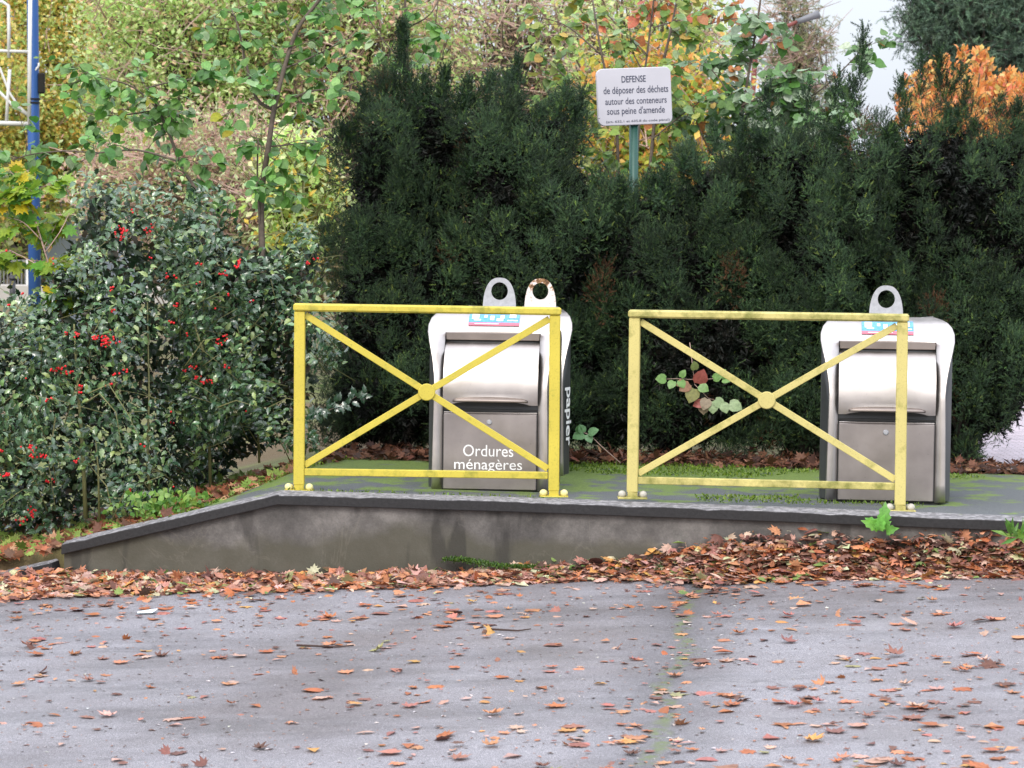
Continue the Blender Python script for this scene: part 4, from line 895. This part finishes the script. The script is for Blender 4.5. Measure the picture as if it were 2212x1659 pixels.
b, c, r_ = bgt(2110, 45, 42, 165, 150); crown_tree('pine_tree', 'dark blue-green pine in the top right corner', 'tree', b, c, r_, 150, 60, .17, SHOOTS, .20, [((78, 98, 80), 4), ((104, 130, 104), 3), ((50, 66, 54), 3)], (m_barkd, m_barkd), 150, mat=m_needle, seed=10, flat=.55)
b, c, r_ = bgt(2110, 190, 43, 110, 80); crown_tree('pine_tree', 'lower greyish pine below and left of the dark corner pine', 'tree', b, c, r_, 90, 60, .2, SHOOTS, .24, [((84, 104, 90), 4), ((62, 84, 70), 3), ((100, 126, 104), 3)], (m_barkd, m_barkd), 90, mat=m_needle, seed=12, flat=.6)
b, c, r_ = bgt(1400, 110, 33, 200, 230); crown_tree('leafy_tree', 'pale yellow-green leafy tree above and behind the warning sign', 'tree', b, c, r_, 150, 55, .2, [T_narrow, T_quadl], .085, PGR+[((206, 190, 110), 2)], tw, 110, group='pale thicket trees', seed=14)
# orange cherry: upright spiky clumps
t_ = empty('cherry_tree', (0, 0, 0), label='bright orange ornamental cherry behind the right end of the yews', cat='tree')
mb = MB(); PP, TT, CC = [], [], []
b0 = P(2060, 420, 26); b0.z = -.3; fork = P(2060, 330, 26); mb.tube([b0, fork], .07, .05, 8)
for i in range(84):
    u = 1835+455*rnd.random()**.5; top = float(np.interp(u, [1835, 1880, 1960, 2020, 2060, 2130, 2170, 2210, 2290], [250, 225, 170, 120, 95, 100, 150, 160, 150]))+rnd.uniform(0, 110)
    Yc = 26+rnd.uniform(-.9, .9); tp_ = P(u, top, Yc); bt = P(2060+(u-2060)*.8, top+rnd.uniform(90, 170), Yc); mb.tube([fork.lerp(bt, .3), bt, tp_], .012, .004, 4, False)
    for k in range(85):
        s = rnd.random()**.8; q = bt.lerp(tp_, s); w_ = .085*(1.15-s); PP.append((q.x+rnd.gauss(0, w_), q.y+rnd.gauss(0, w_), q.z+rnd.gauss(0, w_))); TT.append((rnd.gauss(0, .6), rnd.gauss(0, .6), .8))
mb.build('trunk', m_bark, t_, True); m = len(PP)
scatter('crown', T_quadl, PP, TT, rng.normal(0, 1, (m, 3))+np.array([0, -.6, .4]), rng.uniform(.05, .09, m), pal(m, [((222, 148, 84), 4), ((222, 166, 92), 3.5), ((210, 126, 90), 1.6), ((216, 186, 112), 2), ((166, 140, 84), 1.2)], .15), m_leaf, t_)
# far wood closing the horizon
def wood(lab, u0, u1, vt, Y, cols, seed, n=26000):
    r = np.random.default_rng(seed); x0, _ = PX(u0, 400, Y); x1, _ = PX(u1, 400, Y); _, zt = PX((u0+u1)/2, vt, Y)
    x = r.uniform(x0, x1, n); top = zt+.5*SN(seed, .8)(x, 0); z = -1+(top+1)*r.uniform(0, 1, n)**.7; y = Y+r.uniform(-1.5, 1.5, n)
    p = np.stack([x, y, z], 1); o = scatter('far_wood', T_quadl, p, r.normal(0, 1, (n, 3)), r.normal(0, .6, (n, 3))+np.array([0, -.6, .6]), r.uniform(.18, .34, n), pal(n, cols, .25), m_leaf)
    tag(o, lab, 'wood', kind='stuff'); return o
wood('brownish olive woodland edge far behind the trees', -900, 3200, 380, 62, [((110, 100, 70), 3), ((130, 134, 80), 3), ((150, 120, 80), 2), ((86, 96, 60), 3)], 3, 30000)
# ------------------------------------------------------------------ lamps, pole, frame, cabinet, railing
m_bluep = simple('blue_paint', lin(52, 92, 158), .4, .1, .08, 3, .02); m_wtube = simple('white_tube', lin(206, 206, 204), .5, 0, .06, 10, 0)
PYY = 36.0
pb = P(76, 760, PYY); pb.z = -.5; ptp = P(70, -60, PYY)
bp = empty('lamp_post', pb, label='blue lamp post carrying a white lattice at the left edge', cat='lamp post')
mb = MB(); q = ptp-pb; mb.tube([(0, 0, 0), (q.x*.5, 0, q.z*.5), (q.x, 0, q.z), (q.x*1.2, 0, q.z*1.5)], .082, .066, 20); mb.build('pole', m_bluep, bp, True)
mb = MB()
for vv in (216, 224): a = P(73, vv, PYY)-pb; mb.tube([a, a+Vector((0, 0, .022))], .084, .084, 20)
mb.build('strap', m_gap, bp)
mb = MB(); a = P(88, 178, PYY)-pb; mb.box(a.x-.03, a.x+.05, -.05, .06, a.z-.14, a.z+.12, .015); mb.build('junction_box', m_gap, bp)
fr = empty('light_frame', P(62, 268, PYY-.05), label='white tubular lattice frame hung on the blue lamp post', cat='light frame'); fo = fr.location.copy()
def fl(pts, r, nm='tube', Y=PYY-.05):
    mb = MB(); mb.tube([P(a, b_, Y)-fo for a, b_ in pts], r, r, 8); return mb.build(nm, m_wtube, fr, True)
fl([(64, 268), (65, 130), (67, -80)], .032, 'frame_tube'); fl([(64, 268), (0, 266), (-160, 263)], .030, 'frame_tube'); fl([(65, 112), (0, 110), (-160, 106)], .020, 'frame_tube')
fl([(14, 266), (17, 210), (21, 150)], .022, 'rod'); fl([(19, 125), (19, 60), (18, 12), (5, 4), (-20, 0)], .022, 'rod')
fl([(-30, 110), (0, 148), (20, 200), (40, 230), (62, 248)], .016, 'curved_tube'); fl([(-40, 170), (0, 200), (25, 225), (62, 250)], .020, 'curved_tube'); fl([(64, 166), (76, 152), (84, 142), (83, 136)], .014, 'hook')
c0 = P(195, 620, 40); ct = P(195, 386, 40)
cb = empty('display_case', (c0.x, 40, -.5), rz=math.radians(8), label='blue-grey upright display case half hidden behind the hollies', cat='display case')
m_cab = simple('blue_grey_metal', lin(146, 156, 172), .4, .2, .05, 2, 0); h_ = ct.z+.5
mb = MB(); mb.box(-.62, .62, -.15, .15, .25, h_-.06, .03); mb.build('case', m_cab, cb)
mb = MB(); mb.box(-.68, .68, -.2, .2, h_-.058, h_, .02); mb.build('cap', m_wtube, cb)
mb = MB(); mb.box(-.45, .45, -.1, .1, 0, .249, .01); mb.build('foot', m_cab, cb)
# railing, bollard, low wall far left
ra_ = P(-160, 612, 60); rb_ = P(62, 614, 60); zr = ra_.z
rl_ = empty('railing', (0, 0, 0), label='grey upright-bar railing far away at the left edge, left of the blue lamp post', cat='railing')
m_rail = simple('grey_rail', lin(120, 122, 124), .5, .3, .1, 5, 0); mb = MB(); hh = 48/K*60/FPX
nb_ = 30
for i in range(nb_): x = ra_.x+(rb_.x-ra_.x)*i/(nb_-1); mb.tube([(x, 60, zr), (x, 60, zr+hh)], .014, .014, 4)
mb.build('bars', m_rail, rl_); mb = MB(); mb.box(ra_.x, rb_.x, 59.97, 60.03, zr+hh, zr+hh+.05); mb.build('handrail', m_rail, rl_)
for x in (rb_.x, (ra_.x+rb_.x)/2): mb = MB(); mb.box(x-.05, x+.05, 59.95, 60.05, zr-.05, zr+hh+.06); mb.build('post', m_wtube, rl_)
m_stone = simple('pale_stone', lin(168, 164, 158), .8, 0, .12, 3, .1)
mb = MB(); mb.box(ra_.x-2, rb_.x+5, 59.7, 60.3, zr-.5, zr-.002, .02); k = mb.build('low_wall', m_stone); tag(k, 'low pale stone wall carrying the far railing', 'wall')
dk = P(0, 560, 64); db = MB(); n_ = 9000
p_ = np.stack([rng.uniform(ra_.x-2, rb_.x+2, n_), rng.uniform(63, 65, n_), rng.uniform(-.8, P(0, 478, 64).z, n_)], 1)
hd_ = empty('shade_hedge', (0, 0, 0), label='very dark hedge behind the far railing at the left edge', cat='hedge')
scatter('foliage', T_quadl, p_, rng.normal(0, 1, (n_, 3)), rng.normal(0, 1, (n_, 3)), rng.uniform(.2, .35, n_), pal(n_, [((44, 36, 28), 3), ((38, 42, 28), 2)], .2), m_needle, hd_)  # near-black leaf colours stand in for a shadowed bush
bo = P(27, 642, 52); bt_ = P(27, 594, 52); m_blk = simple('black_paint', lin(40, 40, 44), .5)
bb = empty('bollard', bo, label='slim black bollard on the grass beside the blue lamp post', cat='bollard'); hz_ = bt_.z-bo.z
mb = MB(); mb.tube([(0, 0, -.3), (0, 0, hz_*.82)], .055, .055, 12); mb.build('shaft', m_blk, bb, True); mb = MB(); mb.tube([(0, 0, hz_*.82+.001), (0, 0, hz_*.87), (0, 0, hz_)], .075, .05, 12); mb.build('cap', m_blk, bb, True)
# street lamp behind the poplar sapling
LY = 46.0; m_red = simple('brown_red_paint', lin(120, 62, 56), .5, 0, .1, 5, 0); m_lamp = simple('lamp_grey', lin(110, 112, 118), .5, 0, .08, 5, 0)
l0 = P(1628, 600, LY); l0.z = -.5
sl_ = empty('street_lamp', l0, label='brown-red street lamp arm with a grey head reaching over the poplar sapling', cat='street lamp')
mb = MB(); mb.tube([(0, 0, 0)]+[P(a, b_, LY)-l0 for a, b_ in ((1626, 200), (1632, 108), (1645, 86), (1664, 73), (1692, 60), (1724, 46))], .05, .03, 10); mb.build('mast', m_red, sl_, True)
mb = MB(); a, c = P(1722, 47, LY)-l0, P(1770, 30, LY)-l0; mb.tube([a, a.lerp(c, .25), a.lerp(c, .7), c], .04, .07, 12); mb.v = [(x, y, z) for x, y, z in mb.v]; mb.build('lamp_head', m_lamp, sl_, True)
# blue mast at the right edge
r0 = P(2216, 700, 45); r0.z = -.3
rm2 = empty('lamp_post', r0, label='blue lamp post with a bent top cut by the right edge of the picture', cat='lamp post')
mb = MB(); mb.tube([(0, 0, 0)]+[P(a, b_, 45)-r0 for a, b_ in ((2214, 300), (2212, 120), (2209, 60), (2202, -10), (2185, -70))], .07, .06, 12); mb.build('pole', m_bluep, rm2, True)
# ------------------------------------------------------------------ fallen leaves and litter
ML = [T_maple(i, c) for i, c in enumerate((.06, -.12, .22, .02, -.05, .0))]
DEAD = [((168, 102, 66), 4), ((190, 132, 98), 3.5), ((140, 96, 84), 3), ((196, 146, 84), .9), ((108, 74, 64), 2), ((190, 152, 136), 3), ((146, 142, 100), .5)]
def surf(x, y): return np.array([float(rz(a, b_)) for a, b_ in zip(x, y)])
n_ = 4200; y = rng.uniform(9.6, 14.35, n_*2); x = rng.uniform(-4.4, 4.6, n_*2)
dens = .18+.24*np.clip((x+1)/3, 0, 1)*np.clip((12.6-y)/2, 0, 1)+.40*np.exp(-((x-(.56+(y-10.6)*.11))/.14)**2)+.15*np.exp(-((14.3-y)/.3)**2)+.13*SN(77, 2.2)(x, y)+.17*SN(78, 7)(x*.5, y*1.6)
k_ = rng.uniform(0, 1, n_*2) < dens; x, y = x[k_][:n_], y[k_][:n_]; m = len(x)
z = surf(x, y)+rng.uniform(.003, .008, m)
tip = np.stack([rng.normal(0, 1, m), rng.normal(0, 1, m), rng.normal(0, .06, m)], 1); nrm = np.array([0, 0, 1])+rng.normal(0, 1, (m, 3))*np.where(rng.uniform(0, 1, m) < .10, .45, .04)[:, None]
big = rng.uniform(0, 1, m)**1.7; o = scatter('fallen_leaves', ML+[T_maple(40, .5), T_maple(41, -.45), T_ell, T_round, T_heart, T_quadl], np.stack([x, y, z], 1), tip, nrm, .022+.075*big, pal(m, DEAD+[((170, 110, 100), 2)], .2), m_dead)
tag(o, 'brown and orange fallen leaves scattered over the road', 'fallen leaves', kind='stuff')
# crumbs
n_ = 5200; y = rng.uniform(9.6, 14.4, n_); x = rng.uniform(-4.4, 4.6, n_); z = surf(x, y)+.003
o = scatter('leaf_crumbs', [T_quadl, T_narrow], np.stack([x, y, z], 1), np.stack([rng.normal(0, 1, n_), rng.normal(0, 1, n_), rng.normal(0, .05, n_)], 1), np.array([0, 0, 1])+rng.normal(0, .1, (n_, 3)), rng.uniform(.006, .03, n_), pal(n_, [((150, 110, 90), 3), ((90, 70, 60), 3), ((210, 205, 200), 1.5), ((176, 120, 90), 2)], .2), m_dead)
tag(o, 'small crumbs of leaf and grit on the wet road', 'leaf crumbs', kind='stuff')
# banked pile along the wall
n_ = 15000; x = rng.uniform(-3.6, 4.6, n_); s = rng.uniform(0, 1, n_)
yf = edge_y(np.maximum(x, -2.7))+.03; inner = np.interp(x, [-3.6, -2.6, -.9, -.2, .4, 1.2, 5], [.3, .02, .0, .02, 0, 0, 0]); wdt = np.interp(x, [-3.6, -2.6, -1, .2, 1, 2.6, 5], [.8, .54, .32, .26, .27, .24, .22])
ph = np.interp(x, [-3.6, -2.6, -1.8, -.9, -.2, .3, .8, 1.4, 2.2, 5], [.08, .06, .03, .02, .01, .04, .11, .165, .18, .17])*(1+.25*SN(5, 3)(x, 0))
wdt = wdt*(1+.18*SN(6, 4)(x, 0)); y = yf-s**1.0*wdt-rng.exponential(.02, n_)-np.where(rng.uniform(0, 1, n_) < .12, rng.exponential(.16, n_), 0)*np.clip(.6+.6*SN(66, 5)(x, 0), 0, 1.5)
hgt = ph*np.clip(1-s, 0, 1)**1.3
s = np.clip((yf-y)/wdt, 0, 1); hgt = ph*np.clip(1-s, 0, 1)**1.3
z = road_z(x, y)+.010+hgt*rng.uniform(.55, 1.12, n_)+.03*rng.uniform(0, 1, n_)*(1-s)
tip = rng.normal(0, 1, (n_, 3))*np.array([1, 1, .2]); nrm = np.array([0, -.3, 1])+rng.normal(0, .4, (n_, 3))*(1.05-s)[:, None]
o = scatter('leaf_pile', [T_maple(20+i, c) for i, c in enumerate((.05, -.2, .2, -.45, .1, -.7))]+[T_ell, T_ell, T_round, T_quadl], np.stack([x, y, z], 1), tip, nrm, .025+.062*rng.uniform(0, 1, n_)**1.6, pal(n_, DEAD+[((160, 116, 100), 3), ((190, 188, 150), 1.8), ((112, 132, 72), .8), ((84, 60, 52), 1.8), ((198, 164, 148), 1.8)], .25), m_dead)
tag(o, 'bank of wet brown leaves piled along the foot of the wall', 'leaf pile', kind='stuff')
# litter under the hedge, on the path, and around the hollies
n_ = 4200; x = rng.uniform(-1.1, 4.5, n_); y = np.array([back_y(a) for a in x])+rng.uniform(-.05, .6, n_); z = plat_z(x)+rng.uniform(0, .05, n_)
o = scatter('needle_litter', [T_narrow, T_narrow, ML[0]], np.stack([x, y, z], 1), rng.normal(0, 1, (n_, 3))*np.array([1, 1, .35]), np.array([0, -.3, 1])+rng.normal(0, .4, (n_, 3)), rng.uniform(.03, .085, n_), pal(n_, [((96, 62, 46), 4), ((118, 78, 58), 3), ((66, 46, 38), 3), ((140, 104, 80), 1)], .2), m_dead)
tag(o, 'reddish brown needle and leaf litter under the yew hedge', 'needle litter', kind='stuff')
n_ = 6500; x = rng.uniform(-5.2, -1.25, n_); y = rng.uniform(15.15, 17.2, n_); ok = (y > np.interp(x, [-1.75, -1.35, -1.25], [15.2, 16.1, 16.4])) | (x < -1.75); x, y = x[ok], y[ok]; m = len(x); z = ground_z(x, y)+rng.uniform(.005, .04, m)
o = scatter('ground_litter', ML+[T_quadl, T_quadl], np.stack([x, y, z], 1), rng.normal(0, 1, (m, 3))*np.array([1, 1, .3]), np.array([0, -.3, 1])+rng.normal(0, .4, (m, 3)), rng.uniform(.03, .09, m), pal(m, [((150, 92, 64), 3), ((110, 74, 56), 3), ((176, 134, 100), 2), ((110, 136, 60), 3), ((130, 150, 70), 2)], .2), m_dead)
tag(o, 'leaf litter and creeping greenery under the hollies', 'litter', kind='stuff')
# low weeds: moss edge and tufts
def tuft(name, lab, cat, pts, T, size, cols, up=.9, mat=None):
    p = np.array(pts); m = len(p); c = p.mean(0)*1.0; c[2] = p[:, 2].min(); e_ = empty(name, tuple(c), label=lab, cat=cat)
    scatter('leaves', T, p-c, rng.normal(0, .6, (m, 3))+np.array([0, -.1, up]), np.array([0, -1, .3])+rng.normal(0, .4, (m, 3)), size*rng.uniform(.6, 1.2, m), pal(m, cols, .2), mat or m_leaf, e_); return e_
WG = [((110, 150, 60), 3), ((84, 130, 50), 3), ((140, 170, 80), 2)]
c = P(1900, 1140, 14.36)
tuft('weed', 'bright green serrated weed at the wall foot below the right post of the paler barrier', 'weed', [(c.x+rnd.gauss(0, .012), c.y+rnd.gauss(0, .012), c.z-.02+rnd.uniform(0, .03)) for _ in range(7)]+[(c.x+rnd.gauss(0, .03), c.y, c.z-.02) for _ in range(3)], T_holly, .105, [((104, 164, 60), 3), ((120, 180, 80), 2)], 1.0)
c = P(2200, 1150, 14.2); tuft('weed', 'grassy green weed in the leaves at the right edge below the coping', 'weed', [(c.x+rnd.gauss(0, .04), c.y+rnd.gauss(0, .03), c.z-.02) for _ in range(24)], T_narrow, .11, WG, .7)
c = P(368, 1098, 15.5); tuft('weed', 'bushy fresh green weeds between the hollies and the sloping coping', 'weed', [(c.x+rnd.gauss(0, .13), c.y+rnd.gauss(0, .08), c.z-.06+rnd.uniform(0, .14)) for _ in range(420)], [T_round, T_ell], .034, WG, .5)
# moss cushions
n_ = 26000; x = rng.uniform(-1.8, 4.2, n_); y = rng.uniform(15, 17.35, n_)
side = np.abs(y-np.interp(x, [-1.75, -1.35, -1.0], [15.25, 16.1, 17.2])); nn_ = SN(8, 2.2)(x, y)
f = ((x < -.95) & (side < .13+.06*nn_)) | ((y > 16.5) & (nn_ > .35) & (x > -1)) | ((np.abs(y-edge_y(x)-.26-.02*nn_) < .025) & (nn_ > -.1) & (x > -1.2)) | ((x > 1.0) & (x < 2.2) & (np.abs(y-15.2-.1*nn_) < .2) & (SN(9, 4)(x, y) > .2))
x, y = x[f], y[f]; m = len(x); z = plat_z(x)+.012
o = scatter('moss', [T_ell, T_quadl], np.stack([x, y, z-.008], 1), rng.normal(0, .7, (m, 3))+np.array([0, 0, .8]), rng.normal(0, 1, (m, 3)), rng.uniform(.012, .026, m), pal(m, [((96, 124, 36), 3), ((124, 148, 50), 3), ((74, 100, 34), 2)], .2), m_leaf); tag(o, 'bright moss cushions along the path edges and joints', 'moss', kind='stuff')
# moss ledge at the wall foot
n_ = 2600; x = rng.uniform(-.35, .55, n_); y = edge_y(x)-.0-rng.uniform(0, .06, n_); z = road_z(x, y)+.05+.02*SN(4, 6)(x, y)+rng.uniform(0, .01, n_)
o = scatter('moss_strip', [T_ell], np.stack([x, y, z], 1), rng.normal(0, .7, (n_, 3))+np.array([0, 0, .8]), rng.normal(0, 1, (n_, 3)), rng.uniform(.012, .024, n_), pal(n_, [((60, 90, 34), 3), ((90, 120, 44), 2)], .2), m_leaf); tag(o, 'dark green moss strip at the foot of the wall below the left barrier', 'moss', kind='stuff')
# single odd items
c = P(318, 1285, 13.95); mb = MB(); q = [(-.045, -.03, 0), (.03, -.035, .004), (.055, .0, .02), (.02, .03, .012), (-.05, .02, .002)]; mb.add(q, [(0, 1, 2, 3, 4)]); mb.add([(a, b_, z_-.002) for a, b_, z_ in q], [(4, 3, 2, 1, 0)])
pp_ = mb.build('paper_scrap', m_stw, fix=False); pp_.location = (c.x, c.y, float(rz(c.x, c.y))+.006); tag(pp_, 'small crumpled white paper scrap at the edge of the leaf pile on the left', 'paper scrap')
m_stick = simple('stick_bark', lin(64, 48, 42), .9)
for (u_, v_, Y_, L_, an, lab) in ((702, 1448, 12.75, .13, 4, 'dark bent twig lying on the road below the left barrier'), (1100, 1408, 13, .1, 3, 'short brown twig on the road near the middle of the picture')):
    c = P(u_, v_, Y_); mb = MB(); mb.tube([(-L_, 0, .012), (-L_*.3, .01, .008), (L_*.4, -.008, .008), (L_, .012, .014)], .006, .003, 6); k = mb.build('twig', m_stick, smooth=True); k.location = (c.x, c.y, float(rz(c.x, c.y))); tag(k, lab, 'twig')
